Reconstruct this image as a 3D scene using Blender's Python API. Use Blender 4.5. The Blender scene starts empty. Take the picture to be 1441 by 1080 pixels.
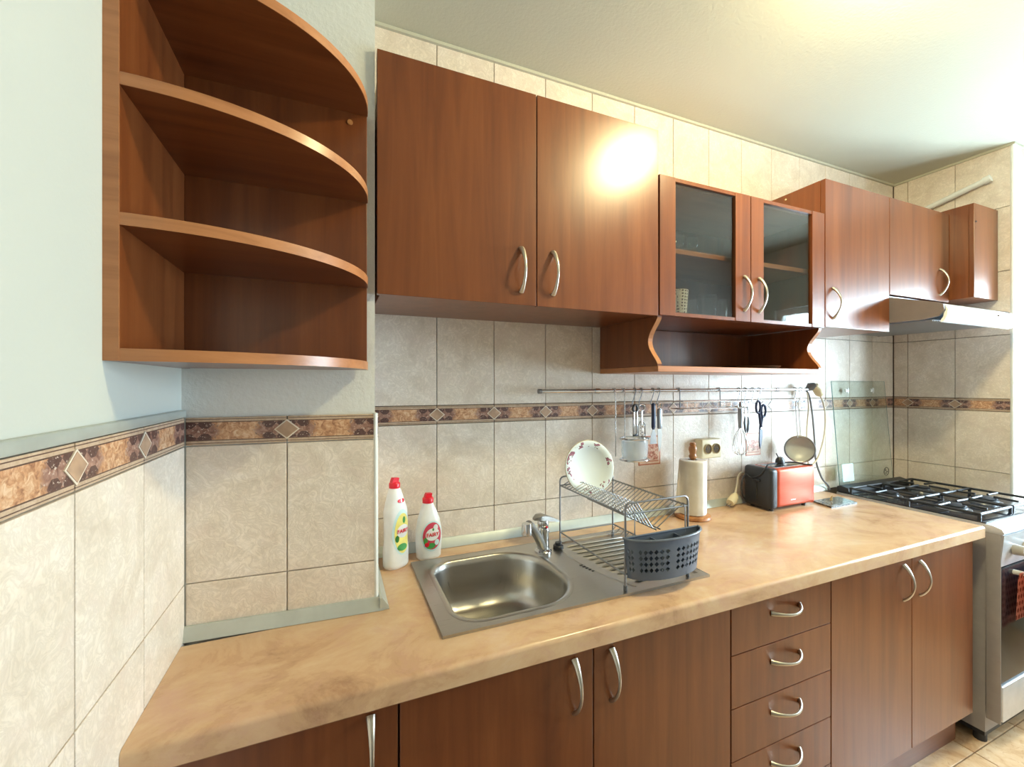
import bpy, bmesh, math, random
from mathutils import Vector, Matrix
random.seed(7)
PI = math.pi
R = math.radians
SC = bpy.context.scene
COL = SC.collection

# ------------------------------------------------------------------ camera, world, exposure
cam_d = bpy.data.cameras.new('camera')
cam_d.sensor_width = 36.0
cam_d.lens = 598.3 / 1441 * 36.0
cam_d.shift_y = 1.0 / 1441
cam_d.clip_start = 0.02
cam = bpy.data.objects.new('camera', cam_d)
COL.objects.link(cam)
cam.location = (0, -1.385, 1.397)
cam.rotation_euler = (PI / 2, 0, -R(22.71))
SC.camera = cam

world = bpy.data.worlds.new('daylight_sky')
SC.world = world
world.use_nodes = True
bg = world.node_tree.nodes['Background']
bg.inputs[0].default_value = (0.70, 0.87, 1.0, 1)
bg.inputs[1].default_value = 31.0
LAMP_STRENGTH = 190.0
LAMP_COLOUR = (1.0, 0.86, 0.47)

vs = SC.view_settings
vs.view_transform = 'Standard'
vs.look = 'None'
vs.gamma = 1.0
vs.use_curve_mapping = False
vs.exposure = 0.70
SC.cycles.use_denoising = True
SC.cycles.max_bounces = 10
SC.cycles.diffuse_bounces = 6
SC.cycles.glossy_bounces = 5
SC.cycles.transparent_max_bounces = 12
SC.cycles.caustics_reflective = False
SC.cycles.caustics_refractive = False
SC.cycles.sample_clamp_indirect = 6.0

# room dimensions (metres): tiled wall at y = 0, worktop runs along +x
XL, XR, YREAR, ZC = -0.297, 3.45, -2.0, 2.522
XP, YP = 2.916, -0.459          # boxed-out column on the right
WIN = (-1.72, -0.62, 0.86, 2.02)  # window opening in the right wall: y0, y1, z0, z1

pl = bpy.data.lights.new('window_portal', 'AREA')
pl.shape = 'RECTANGLE'
pl.size = WIN[3] - WIN[2]
pl.size_y = WIN[1] - WIN[0]
pl.cycles.is_portal = True
po = bpy.data.objects.new('window_portal', pl)
COL.objects.link(po)
po.location = (XR + 0.13, (WIN[0] + WIN[1]) / 2, (WIN[2] + WIN[3]) / 2)
po.rotation_euler = (0, PI / 2, 0)

# ------------------------------------------------------------------ material helpers
class NT:
    def __init__(self, name):
        self.m = bpy.data.materials.new(name)
        self.m.use_nodes = True
        self.t = self.m.node_tree
        self.b = self.t.nodes['Principled BSDF']
    def n(self, typ, ins=None, **kw):
        nd = self.t.nodes.new(typ)
        for k, v in kw.items():
            setattr(nd, k, v)
        for k, v in (ins or {}).items():
            self.set(nd.inputs[k], v)
        return nd
    def set(self, sock, v):
        if isinstance(v, bpy.types.NodeSocket):
            self.t.links.new(v, sock)
        elif isinstance(v, bpy.types.Node):
            self.t.links.new(v.outputs[0], sock)
        else:
            if hasattr(sock, 'default_value') and hasattr(sock.default_value, '__len__') and len(sock.default_value) == 4 and len(v) == 3:
                v = (*v, 1)
            sock.default_value = v
    def math(self, op, a, b=0.0, c=0.0, clamp=False):
        nd = self.n('ShaderNodeMath', operation=op, use_clamp=clamp)
        self.set(nd.inputs[0], a); self.set(nd.inputs[1], b)
        if op in ('SMOOTH_MIN', 'COMPARE', 'MULTIPLY_ADD'):
            self.set(nd.inputs[2], c)
        return nd.outputs[0]
    def mix(self, f, a, b, blend='MIX'):
        nd = self.n('ShaderNodeMix', data_type='RGBA', blend_type=blend)
        self.set(nd.inputs[0], f); self.set(nd.inputs[6], a); self.set(nd.inputs[7], b)
        return nd.outputs[2]
    def ramp(self, f, stops):
        nd = self.n('ShaderNodeValToRGB')
        e = nd.color_ramp.elements
        while len(e) < len(stops):
            e.new(0.5)
        for i, (p, c) in enumerate(stops):
            e[i].position = p
            e[i].color = (*c, 1) if len(c) == 3 else c
        self.set(nd.inputs[0], f)
        return nd.outputs[0]
    def coords(self, scale=(1, 1, 1), rand=True, loc=(0, 0, 0), rot=(0, 0, 0)):
        tc = self.n('ShaderNodeTexCoord')
        v = tc.outputs['Object']
        if rand:
            oi = self.n('ShaderNodeObjectInfo')
            off = self.n('ShaderNodeVectorMath', operation='SCALE')
            off.inputs[0].default_value = (37.0, 53.0, 71.0)
            self.t.links.new(oi.outputs['Random'], off.inputs['Scale'])
            ad = self.n('ShaderNodeVectorMath', operation='ADD')
            self.t.links.new(v, ad.inputs[0]); self.t.links.new(off.outputs[0], ad.inputs[1])
            v = ad.outputs[0]
        mp = self.n('ShaderNodeMapping')
        mp.inputs['Scale'].default_value = scale
        mp.inputs['Location'].default_value = loc
        mp.inputs['Rotation'].default_value = rot
        self.t.links.new(v, mp.inputs['Vector'])
        return mp.outputs[0]
    def noise(self, vec, scale, detail=4, rough=0.55, dist=0.0):
        return self.n('ShaderNodeTexNoise', {'Vector': vec, 'Scale': scale, 'Detail': detail, 'Roughness': rough, 'Distortion': dist}).outputs[0]
    def bump(self, h, strength, dist=0.002):
        nd = self.n('ShaderNodeBump', {'Height': h, 'Strength': strength, 'Distance': dist})
        self.t.links.new(nd.outputs[0], self.b.inputs['Normal'])
    def done(self, color=None, rough=None, metal=None, spec=None, coat=None, coat_rough=None, **kw):
        if color is not None: self.set(self.b.inputs['Base Color'], color)
        if rough is not None: self.set(self.b.inputs['Roughness'], rough)
        if metal is not None: self.set(self.b.inputs['Metallic'], metal)
        if spec is not None: self.set(self.b.inputs['Specular IOR Level'], spec)
        if coat is not None: self.set(self.b.inputs['Coat Weight'], coat)
        if coat_rough is not None: self.set(self.b.inputs['Coat Roughness'], coat_rough)
        for k, v in kw.items():
            self.set(self.b.inputs[k], v)
        return self.m

def plain(name, color, rough=0.5, metal=0.0, var=0.06, **kw):
    """one colour with a faint procedural variation"""
    t = NT(name)
    nz = t.noise(t.coords((1, 1, 1)), 22, 3)
    dk = tuple(max(0, c * (1 - var)) for c in color)
    lt = tuple(min(1, c * (1 + var)) for c in color)
    return t.done(t.ramp(nz, [(0.3, dk), (0.7, lt)]), rough, metal, **kw)

def wood(name, scale, dark, mid, light, rough=0.3, coat=0.25):
    t = NT(name)
    v = t.coords(scale)
    a = t.noise(v, 1.0, 5, 0.6, 0.6)
    fine = t.noise(t.coords(tuple(s * 7 for s in scale)), 1.0, 3, 0.6)
    c = t.ramp(a, [(0.28, dark), (0.5, mid), (0.74, light)])
    c = t.mix(t.math('MULTIPLY', fine, 0.30), c, dark)
    t.bump(fine, 0.04, 0.0006)
    return t.done(c, rough, 0.0, 0.45, coat, 0.27)

WD, WM, WL = (0.118, 0.031, 0.009), (0.180, 0.051, 0.0135), (0.230, 0.073, 0.021)
M = {}
M['wood'] = wood('cherry_laminate', (26, 26, 1.5), WD, WM, WL)
M['wood_flat'] = wood('cherry_laminate_lengthwise', (1.5, 26, 26), WD, WM, WL)
M['wood_edge'] = wood('cherry_edge_band', (3, 26, 40), (0.33, 0.125, 0.045), (0.44, 0.18, 0.068), (0.50, 0.215, 0.085), 0.35)
M['knob_wood'] = wood('turned_wood', (30, 30, 5), (0.26, 0.10, 0.03), (0.42, 0.18, 0.06), (0.55, 0.27, 0.1), 0.4)

def tile_mat(name, a, b, c):
    t = NT(name)
    v = t.coords((1, 1, 1))
    big = t.noise(v, 9, 5, 0.62, 1.2)
    med = t.noise(v, 34, 5, 0.65, 2.2)
    col = t.ramp(big, [(0.30, b), (0.52, a), (0.72, c)])
    vein = t.math('SUBTRACT', 1.0, t.math('MULTIPLY', t.math('ABSOLUTE', t.math('SUBTRACT', med, 0.5)), 9.0), clamp=True)
    col = t.mix(t.math('MULTIPLY', vein, 0.40), col, tuple(x * 0.74 for x in b))
    pk = t.noise(v, 15, 3, 0.5, 0.6)
    col = t.mix(t.math('MULTIPLY', t.math('SUBTRACT', pk, 0.5), 2.0, clamp=True), col, (0.72, 0.60, 0.53))
    t.bump(t.math('ADD', big, med), 0.42, 0.003)
    return t.done(col, 0.34, 0.0, 0.5)

M['tile'] = tile_mat('cream_stone_tile', (0.84, 0.752, 0.655), (0.70, 0.605, 0.505), (0.89, 0.81, 0.735))
M['grout'] = plain('brown_grout', (0.17, 0.125, 0.095), 0.9)

def border_mat():
    t = NT('brown_border_tile')
    tc = t.n('ShaderNodeTexCoord')
    sp = t.n('ShaderNodeSeparateXYZ', {0: tc.outputs['Object']})
    x, z = sp.outputs[0], sp.outputs[2]
    ax = t.math('ABSOLUTE', x); az = t.math('ABSOLUTE', z)
    nz = t.noise(t.coords((1, 1, 1)), 95, 4, 0.6, 1.0)
    n2 = t.noise(t.coords((1, 1, 1)), 260, 3, 0.6)
    mauve = t.ramp(nz, [(0.3, (0.16, 0.075, 0.058)), (0.5, (0.31, 0.165, 0.125)), (0.72, (0.50, 0.33, 0.26))])
    orange = t.ramp(nz, [(0.28, (0.26, 0.11, 0.06)), (0.47, (0.55, 0.29, 0.155)), (0.62, (0.70, 0.46, 0.29)), (0.75, (0.76, 0.58, 0.42))])
    # diamond lattice
    s = 1 / 0.030
    a = t.math('FLOOR', t.math('MULTIPLY', t.math('ADD', x, z), s))
    b = t.math('FLOOR', t.math('MULTIPLY', t.math('SUBTRACT', x, z), s))
    par = t.math('MODULO', t.math('ADD', t.math('ABSOLUTE', a), t.math('MULTIPLY', t.math('ABSOLUTE', b), 1.0)), 2.0)
    par = t.math('GREATER_THAN', par, 0.5)
    out = t.math('MULTIPLY', t.math('SUBTRACT', t.math('ADD', t.math('SUBTRACT', ax, t.math('MULTIPLY', az, 0.7)), t.math('MULTIPLY', nz, 0.045)), 0.052), 110.0, clamp=True)
    top = t.math('GREATER_THAN', az, 0.0055)
    lat = t.math('MULTIPLY', t.math('MULTIPLY', par, out), top)
    col = t.mix(out, orange, mauve)
    col = t.mix(t.math('MULTIPLY', lat, 0.85), col, (0.075, 0.036, 0.035))
    white = t.math('MULTIPLY', t.math('GREATER_THAN', n2, 0.64), out)
    col = t.mix(t.math('MULTIPLY', white, 0.8), col, (0.68, 0.58, 0.5))
    edge = t.math('GREATER_THAN', az, 0.0195)
    beige = t.ramp(nz, [(0.3, (0.47, 0.33, 0.22)), (0.7, (0.62, 0.48, 0.36))])
    col = t.mix(edge, col, beige)
    l1 = t.math('LESS_THAN', t.math('ABSOLUTE', t.math('SUBTRACT', az, 0.0195)), 0.0009)
    l2 = t.math('LESS_THAN', t.math('ABSOLUTE', t.math('SUBTRACT', az, 0.0255)), 0.0007)
    col = t.mix(t.math('MAXIMUM', l1, l2), col, (0.12, 0.065, 0.05))
    t.bump(nz, 0.2, 0.002)
    return t.done(col, 0.32)
M['border'] = border_mat()
M['diamond'] = plain('tan_diamond', (0.46, 0.30, 0.20), 0.4, var=0.3)
M['diamond_edge'] = plain('ivory_diamond_edge', (0.74, 0.66, 0.56), 0.35)

def paint(name, col, strength=0.15, sc=130):
    t = NT(name)
    v = t.coords((1, 1, 1), rand=False)
    nz = t.noise(v, sc, 4, 0.6)
    lo = t.noise(v, 2.2, 3)
    c = t.ramp(lo, [(0.3, tuple(x * 0.96 for x in col)), (0.7, col)])
    t.bump(nz, strength, 0.003)
    return t.done(c, 0.75, 0, 0.25)
M['wall'] = paint('white_wall_paint', (0.54, 0.565, 0.53))
M['rear'] = paint('taupe_wall_paint', (0.32, 0.31, 0.29))
M['ceiling'] = paint('ceiling_plaster', (0.54, 0.535, 0.435), 0.4, 90)
M['plaster'] = paint('rough_white_plaster', (0.78, 0.79, 0.77), 0.35, 80)

def floor_mat():
    t = NT('peach_floor_tile')
    v = t.coords((1, 1, 1))
    a = t.noise(v, 6, 6, 0.65, 2.0)
    b = t.noise(v, 22, 4, 0.6, 2.5)
    c = t.ramp(a, [(0.3, (0.50, 0.27, 0.13)), (0.5, (0.66, 0.44, 0.25)), (0.7, (0.74, 0.55, 0.36))])
    c = t.mix(t.math('MULTIPLY', t.math('GREATER_THAN', b, 0.6), 0.35), c, (0.45, 0.2, 0.09))
    return t.done(c, 0.28)
M['floor'] = floor_mat()

def counter_mat():
    t = NT('sand_marble_laminate')
    v = t.coords((0.75, 1.0, 1.0), rand=False, rot=(0, 0, 0.35))
    a = t.noise(v, 6.5, 9, 0.68, 0.5)
    b = t.noise(v, 11, 8, 0.7, 0.8)
    c = t.ramp(a, [(0.30, (0.38, 0.215, 0.125)), (0.43, (0.57, 0.365, 0.215)), (0.58, (0.63, 0.435, 0.270)), (0.78, (0.66, 0.515, 0.375))])
    pinkish = t.math('MULTIPLY', t.math('SUBTRACT', b, 0.48), 3.2, clamp=True)
    c = t.mix(pinkish, c, (0.56, 0.335, 0.245))
    vein = t.math('SUBTRACT', 1.0, t.math('MULTIPLY', t.math('ABSOLUTE', t.math('SUBTRACT', a, 0.43)), 42.0), clamp=True)
    c = t.mix(t.math('MULTIPLY', vein, 0.13), c, (0.33, 0.17, 0.09))
    return t.done(c, 0.22, 0, 0.5)
M['counter'] = counter_mat()

def steel(name, col, rough, streak=(1, 60, 1), amt=0.12):
    t = NT(name)
    nz = t.noise(t.coords(streak), 12, 3)
    r = t.math('ADD', t.math('MULTIPLY', nz, amt), rough - amt / 2)
    return t.done(t.ramp(nz, [(0.3, tuple(c * 0.92 for c in col)), (0.7, col)]), r, 1.0)
M['steel'] = steel('brushed_steel', (0.50, 0.48, 0.45), 0.30)
M['chrome'] = steel('chrome', (0.66, 0.67, 0.70), 0.12, (1, 1, 1), 0.04)
M['nickel'] = steel('satin_nickel', (0.60, 0.55, 0.47), 0.30, (1, 1, 1), 0.06)
M['lever'] = steel('brushed_lever', (0.36, 0.35, 0.33), 0.4, (1, 1, 1), 0.05)
M['wire'] = steel('grey_wire', (0.30, 0.31, 0.33), 0.35, (1, 1, 1), 0.06)
M['alu'] = plain('grey_green_aluminium', (0.50, 0.54, 0.51), 0.38, 0.35)
M['sieve'] = plain('fine_steel_mesh', (0.60, 0.63, 0.62), 0.45, 0.2)
M['white_trim'] = plain('white_trim', (0.78, 0.80, 0.78), 0.4)
M['black'] = plain('black_plastic', (0.018, 0.02, 0.026), 0.38)
M['black_gloss'] = plain('black_enamel', (0.012, 0.014, 0.02), 0.18)
M['iron'] = plain('black_iron', (0.022, 0.026, 0.034), 0.42)
M['grey_side'] = plain('grey_stove_side', (0.30, 0.28, 0.285), 0.45)
M['silver'] = plain('silver_panel', (0.62, 0.64, 0.68), 0.3, 0.55)
M['cream'] = plain('cream_plastic', (0.74, 0.66, 0.45), 0.4)
M['knob'] = plain('greige_knob', (0.42, 0.38, 0.33), 0.4)
M['white'] = plain('white_plastic', (0.82, 0.83, 0.84), 0.32)
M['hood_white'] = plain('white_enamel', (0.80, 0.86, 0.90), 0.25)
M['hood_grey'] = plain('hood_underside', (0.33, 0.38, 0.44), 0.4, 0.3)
M['hood_shaded'] = plain('hood_cheek_shaded', (0.17, 0.145, 0.15), 0.4)  # shade and wood reflection on the hood's sides put into the colour
M['bottle'] = plain('white_bottle_plastic', (0.84, 0.86, 0.88), 0.28)
M['red'] = plain('red_plastic', (0.72, 0.010, 0.030), 0.3)
M['crimson'] = plain('crimson_print', (0.62, 0.06, 0.11), 0.35)
M['yellow'] = plain('lemon_print', (0.88, 0.76, 0.22), 0.35, var=0.2)
M['green'] = plain('leaf_green_print', (0.06, 0.30, 0.07), 0.35, var=0.3)
M['pale_blue'] = plain('pale_blue_print', (0.62, 0.82, 0.86), 0.35)
M['basket'] = plain('blue_grey_plastic', (0.105, 0.13, 0.18), 0.36)
M['navy'] = plain('navy_plastic', (0.018, 0.03, 0.085), 0.35)
M['paper'] = plain('paper_towel', (0.86, 0.84, 0.80), 0.9)
M['brown_dark'] = plain('socket_brown', (0.085, 0.05, 0.02), 0.85)
M['brass'] = plain('socket_ring', (0.40, 0.29, 0.13), 0.7)
M['grey_cable'] = plain('grey_cable', (0.16, 0.17, 0.19), 0.5)
M['cream_cable'] = plain('cream_cable', (0.62, 0.57, 0.46), 0.5)
M['cyan'] = plain('pale_cyan_reflection', (0.62, 0.92, 0.95), 0.35)  # painted reflection on the stove's glass lid

def red_metal():
    t = NT('red_brushed_metal')
    nz = t.noise(t.coords((1, 1, 60)), 8, 3)
    return t.done(t.ramp(nz, [(0.3, (0.58, 0.105, 0.06)), (0.7, (0.66, 0.14, 0.08))]), 0.34, 0.55)
M['red_metal'] = red_metal()

def clear(name, tint, refl=0.10, rough=0.02):
    t = NT(name)
    tr = t.n('ShaderNodeBsdfTransparent', {0: (*tint, 1)})
    gl = t.n('ShaderNodeBsdfGlossy', {0: (1, 1, 1, 1), 1: rough})
    lw = t.n('ShaderNodeLayerWeight', {0: 0.5})
    f = t.math('ADD', t.math('MULTIPLY', t.math('POWER', lw.outputs['Facing'], 5.0), 0.9), refl, clamp=True)
    mx = t.n('ShaderNodeMixShader', {0: f, 1: tr.outputs[0], 2: gl.outputs[0]})
    t.t.nodes.remove(t.b)
    out = [n for n in t.t.nodes if n.type == 'OUTPUT_MATERIAL'][0]
    t.t.links.new(mx.outputs[0], out.inputs[0])
    return t.m
M['glass_tint'] = clear('smoked_glass', (0.74, 0.74, 0.72), 0.06)
M['glass_clear'] = clear('clear_glass', (0.93, 0.95, 0.95), 0.04)
M['glass_green'] = clear('green_edge_glass', (0.93, 0.965, 0.955), 0.03)
def milky():
    t = NT('milky_plastic')
    tr = t.n('ShaderNodeBsdfTransparent', {0: (0.95, 0.97, 0.98, 1)})
    t.done((0.80, 0.84, 0.85), 0.2)
    mx = t.n('ShaderNodeMixShader', {0: 0.30, 1: tr.outputs[0], 2: t.b.outputs[0]})
    out = [n for n in t.t.nodes if n.type == 'OUTPUT_MATERIAL'][0]
    t.t.links.new(mx.outputs[0], out.inputs[0])
    return t.m
M['milky'] = milky()
M['glass_edge'] = plain('glass_cut_edge', (0.10, 0.20, 0.20), 0.2)

def plate_mat():
    t = NT('floral_china')
    tc = t.n('ShaderNodeTexCoord')
    sp = t.n('ShaderNodeSeparateXYZ', {0: tc.outputs['Object']})
    r = t.math('SQRT', t.math('ADD', t.math('POWER', sp.outputs[0], 2.0), t.math('POWER', sp.outputs[1], 2.0)))
    nz = t.noise(t.coords((1, 1, 1)), 70, 3, 0.6)
    n2 = t.noise(t.coords((1, 1, 1)), 21, 2, 0.5)
    rim = t.math('MULTIPLY', t.math('GREATER_THAN', r, 0.066), t.math('LESS_THAN', r, 0.083))
    fl = t.math('MULTIPLY', rim, t.math('MULTIPLY', t.math('GREATER_THAN', nz, 0.53), t.math('GREATER_THAN', n2, 0.5)))
    col = t.mix(fl, (0.76, 0.84, 0.88), t.ramp(nz, [(0.53, (0.12, 0.13, 0.10)), (0.58, (0.30, 0.10, 0.17)), (0.66, (0.42, 0.22, 0.28))]))
    gold = t.math('GREATER_THAN', r, 0.0855)
    col = t.mix(gold, col, (0.45, 0.38, 0.25))
    return t.done(col, 0.12)
M['plate'] = plate_mat()

def cup_mat():
    t = NT('patterned_cup')
    v = t.coords((1, 1, 1), rand=False)
    vo = t.n('ShaderNodeTexVoronoi', {'Vector': v, 'Scale': 95.0, 'Randomness': 0.2})
    vo.feature = 'DISTANCE_TO_EDGE'
    f = t.math('GREATER_THAN', vo.outputs[0], 0.22)
    return t.done(t.mix(f, (0.78, 0.72, 0.55), (0.16, 0.10, 0.07)), 0.4)
M['cup'] = cup_mat()

def decor_mat():
    t = NT('red_floral_print')
    v = t.coords((1, 1, 1))
    nz = t.noise(v, 75, 4, 0.6, 1.0)
    c = t.ramp(nz, [(0.30, (0.14, 0.20, 0.07)), (0.42, (0.48, 0.12, 0.08)), (0.52, (0.66, 0.36, 0.26)), (0.63, (0.80, 0.62, 0.45)), (0.72, (0.36, 0.10, 0.12))])
    return t.done(c, 0.3)
M['decor'] = decor_mat()
M['decor_edge'] = plain('terracotta_print', (0.52, 0.17, 0.09), 0.35)
M['decor_field'] = plain('peach_print', (0.74, 0.52, 0.38), 0.35, var=0.15)

def mitt_mat():
    t = NT('dotted_pink_cloth')
    v = t.coords((1, 1, 1), rand=False, rot=(0, PI / 2, 0))
    tc = t.n('ShaderNodeTexCoord')
    sp = t.n('ShaderNodeSeparateXYZ', {0: tc.outputs['Object']})
    k = 1 / 0.026
    fx = t.math('SUBTRACT', t.math('FRACT', t.math('ADD', t.math('MULTIPLY', sp.outputs[0], k * 1.2), t.math('MULTIPLY', t.math('FLOOR', t.math('MULTIPLY', sp.outputs[2], k)), 0.5))), 0.5)
    fz = t.math('SUBTRACT', t.math('FRACT', t.math('MULTIPLY', sp.outputs[2], k)), 0.5)
    d = t.math('SQRT', t.math('ADD', t.math('POWER', fx, 2.0), t.math('POWER', fz, 2.0)))
    f = t.math('LESS_THAN', d, 0.33)
    return t.done(t.mix(f, (0.86, 0.47, 0.36), (0.36, 0.10, 0.075)), 0.85)
M['mitt'] = mitt_mat()

def trivet_mat():
    t = NT('dark_marbled_glass')
    nz = t.noise(t.coords((1, 1, 1)), 55, 4, 0.6, 1.5)
    return t.done(t.ramp(nz, [(0.35, (0.03, 0.04, 0.045)), (0.55, (0.12, 0.13, 0.13)), (0.7, (0.42, 0.43, 0.40))]), 0.15)
M['trivet'] = trivet_mat()

def lamp_mat():
    t = NT('lit_lamp_glass')
    return t.done((0.9, 0.86, 0.75), 0.3, **{'Emission Color': LAMP_COLOUR, 'Emission Strength': LAMP_STRENGTH})
M['lamp'] = lamp_mat()

# ------------------------------------------------------------------ mesh helpers
def box(bm, x0, x1, y0, y1, z0, z1, bev=0.0):
    vs = [bm.verts.new((x, y, z)) for x in (x0, x1) for y in (y0, y1) for z in (z0, z1)]
    fs = [(0, 1, 3, 2), (4, 6, 7, 5), (0, 4, 5, 1), (2, 3, 7, 6), (0, 2, 6, 4), (1, 5, 7, 3)]
    faces = [bm.faces.new([vs[i] for i in f]) for f in fs]
    if bev:
        es = list({e for f in faces for e in f.edges})
        bmesh.ops.bevel(bm, geom=es, offset=bev, segments=2, affect='EDGES', profile=0.5)
    return vs

def frames(pts, closed):
    n = len(pts); out = []
    up = None
    for i in range(n):
        a = pts[(i - 1) % n] if (closed or i > 0) else pts[i]
        b = pts[(i + 1) % n] if (closed or i < n - 1) else pts[i]
        t = (b - a).normalized()
        if up is None:
            up = Vector((0, 0, 1)) if abs(t.z) < 0.9 else Vector((0, 1, 0))
        s = t.cross(up)
        if s.length < 1e-6:
            s = t.cross(Vector((1, 0, 0)))
        s.normalize(); u = s.cross(t).normalized(); up = u
        out.append((t, s, u))
    return out

def tube(bm, pts, r, seg=8, closed=False, flat=1.0):
    """sweep a circle (flat<1 squashes it along its second axis) along points; r may be a list"""
    pts = [Vector(p) for p in pts]
    fr = frames(pts, closed); rings = []
    for i, p in enumerate(pts):
        ri = r[i] if isinstance(r, (list, tuple)) else r
        t, s, u = fr[i]
        rings.append([bm.verts.new(p + s * ri * math.cos(2 * PI * k / seg) + u * ri * flat * math.sin(2 * PI * k / seg)) for k in range(seg)])
    m = len(rings)
    for i in range(m if closed else m - 1):
        a, b = rings[i], rings[(i + 1) % m]
        for k in range(seg):
            bm.faces.new((a[k], a[(k + 1) % seg], b[(k + 1) % seg], b[k]))
    if not closed:
        bm.faces.new(rings[0]); bm.faces.new(list(reversed(rings[-1])))

def lathe(bm, prof, c=(0, 0, 0), seg=24, sx=1.0, sy=1.0, close=True):
    """profile of (radius, z) turned about z"""
    rings = []
    for r, z in prof:
        if r < 1e-6:
            rings.append([bm.verts.new((c[0], c[1], c[2] + z))])
        else:
            rings.append([bm.verts.new((c[0] + r * sx * math.cos(2 * PI * k / seg), c[1] + r * sy * math.sin(2 * PI * k / seg), c[2] + z)) for k in range(seg)])
    for a, b in zip(rings[:-1], rings[1:]):
        for k in range(seg):
            k2 = (k + 1) % seg
            if len(a) == 1 and len(b) == 1: continue
            if len(a) == 1: bm.faces.new((a[0], b[k2], b[k]))
            elif len(b) == 1: bm.faces.new((a[k], a[k2], b[0]))
            else: bm.faces.new((a[k], a[k2], b[k2], b[k]))
    if close:
        if len(rings[0]) > 1: bm.faces.new(list(reversed(rings[0])))
        if len(rings[-1]) > 1: bm.faces.new(rings[-1])

def cyl(bm, p0, p1, r, seg=16, r1=None):
    tube(bm, [p0, p1], [r, r if r1 is None else r1], seg)

def prism(bm, pts, axis, a, b):
    """outline pts in the plane across axis, extruded from a to b"""
    def P(p, w):
        if axis == 'x': return (w, p[0], p[1])
        if axis == 'y': return (p[0], w, p[1])
        return (p[0], p[1], w)
    A = [bm.verts.new(P(p, a)) for p in pts]; Bv = [bm.verts.new(P(p, b)) for p in pts]
    n = len(pts)
    for i in range(n):
        bm.faces.new((A[i], A[(i + 1) % n], Bv[(i + 1) % n], Bv[i]))
    bm.faces.new(list(reversed(A))); bm.faces.new(Bv)

def sphere(bm, c, r, seg=14, sz=1.0):
    prof = [(r * math.sin(PI * i / 8), -r * sz * math.cos(PI * i / 8)) for i in range(9)]
    prof[0] = (0, -r * sz); prof[-1] = (0, r * sz)
    lathe(bm, prof, c, seg)

def NB(): return bmesh.new()

def smooth_path(pts, n=6):
    pts = [Vector(p) for p in pts]; out = []
    P = [pts[0]] + pts + [pts[-1]]
    for i in range(1, len(P) - 2):
        for k in range(n):
            t = k / n
            a, b_, c_, d_ = P[i - 1], P[i], P[i + 1], P[i + 2]
            out.append(0.5 * ((2 * b_) + (c_ - a) * t + (2 * a - 5 * b_ + 4 * c_ - d_) * t * t + (3 * b_ - a - 3 * c_ + d_) * t ** 3))
    out.append(pts[-1]); return out


ORG = {}
def finish(bm, name, smooth=True, angle=38, mat=None):
    bmesh.ops.recalc_face_normals(bm, faces=bm.faces)
    me = bpy.data.meshes.new(name)
    bm.to_mesh(me); bm.free()
    if smooth:
        me.polygons.foreach_set('use_smooth', [True] * len(me.polygons))
        me.set_sharp_from_angle(angle=R(angle))
    if mat: me.materials.append(mat)
    return me

def props(o, label=None, cat=None, group=None, kind=None):
    for k, v in (('label', label), ('category', cat), ('group', group), ('kind', kind)):
        if v: o[k] = v
    return o

def link(name, data, parent=None):
    o = bpy.data.objects.new(name, data)
    COL.objects.link(o)
    if parent: o.parent = parent
    return o

def thing(name, loc, label, cat, group=None, rot=None):
    """an Empty at the base of a thing; with rot its parts are given in local coordinates"""
    o = link(name, None)
    o.empty_display_size = 0.05
    o.location = loc
    if rot is not None:
        o.rotation_euler = rot if isinstance(rot, (tuple, list)) else (0, 0, rot)
        ORG[o] = Vector((0, 0, 0))
    else:
        ORG[o] = Vector(loc)
    return props(o, label, cat, group)

def part(name, bm, mat, parent, org=None, label=None, smooth=True, angle=38):
    po_ = ORG[parent]
    og = Vector(org) if org is not None else po_
    bmesh.ops.translate(bm, verts=bm.verts, vec=-og)
    o = link(name, finish(bm, name, smooth, angle, mat), parent)
    o.location = og - po_
    ORG[o] = og
    if label: o['label'] = label
    return o

def copy_part(src, parent, org):
    o = src.copy(); COL.objects.link(o); o.parent = parent
    o.location = Vector(org) - ORG[parent]
    ORG[o] = Vector(org)
    return o

def single(name, bm, mat, loc, label, cat, group=None, kind=None, smooth=True, angle=38):
    bmesh.ops.translate(bm, verts=bm.verts, vec=-Vector(loc))
    o = link(name, finish(bm, name, smooth, angle, mat))
    o.location = loc
    ORG[o] = Vector(loc)
    return props(o, label, cat, group, kind)

def structure(name, bm, mat, label, cat='wall', loc=(0, 0, 0)):
    return single(name, bm, mat, loc, label, cat, kind='structure')

def text_mesh(body, size):
    cu = bpy.data.curves.new('lettering', 'FONT')
    cu.body = body; cu.size = size; cu.align_x = 'CENTER'; cu.align_y = 'CENTER'
    cu.resolution_u = 3
    cu.offset = size * 0.02
    o = bpy.data.objects.new('lettering', cu); COL.objects.link(o)
    dg = bpy.context.evaluated_depsgraph_get()
    me = bpy.data.meshes.new_from_object(o.evaluated_get(dg))
    bm = NB(); bm.from_mesh(me)
    bpy.data.objects.remove(o); bpy.data.meshes.remove(me)
    bmesh.ops.subdivide_edges(bm, edges=[e for e in bm.edges if e.calc_length() > size * 0.12], cuts=1)
    return bm

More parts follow.
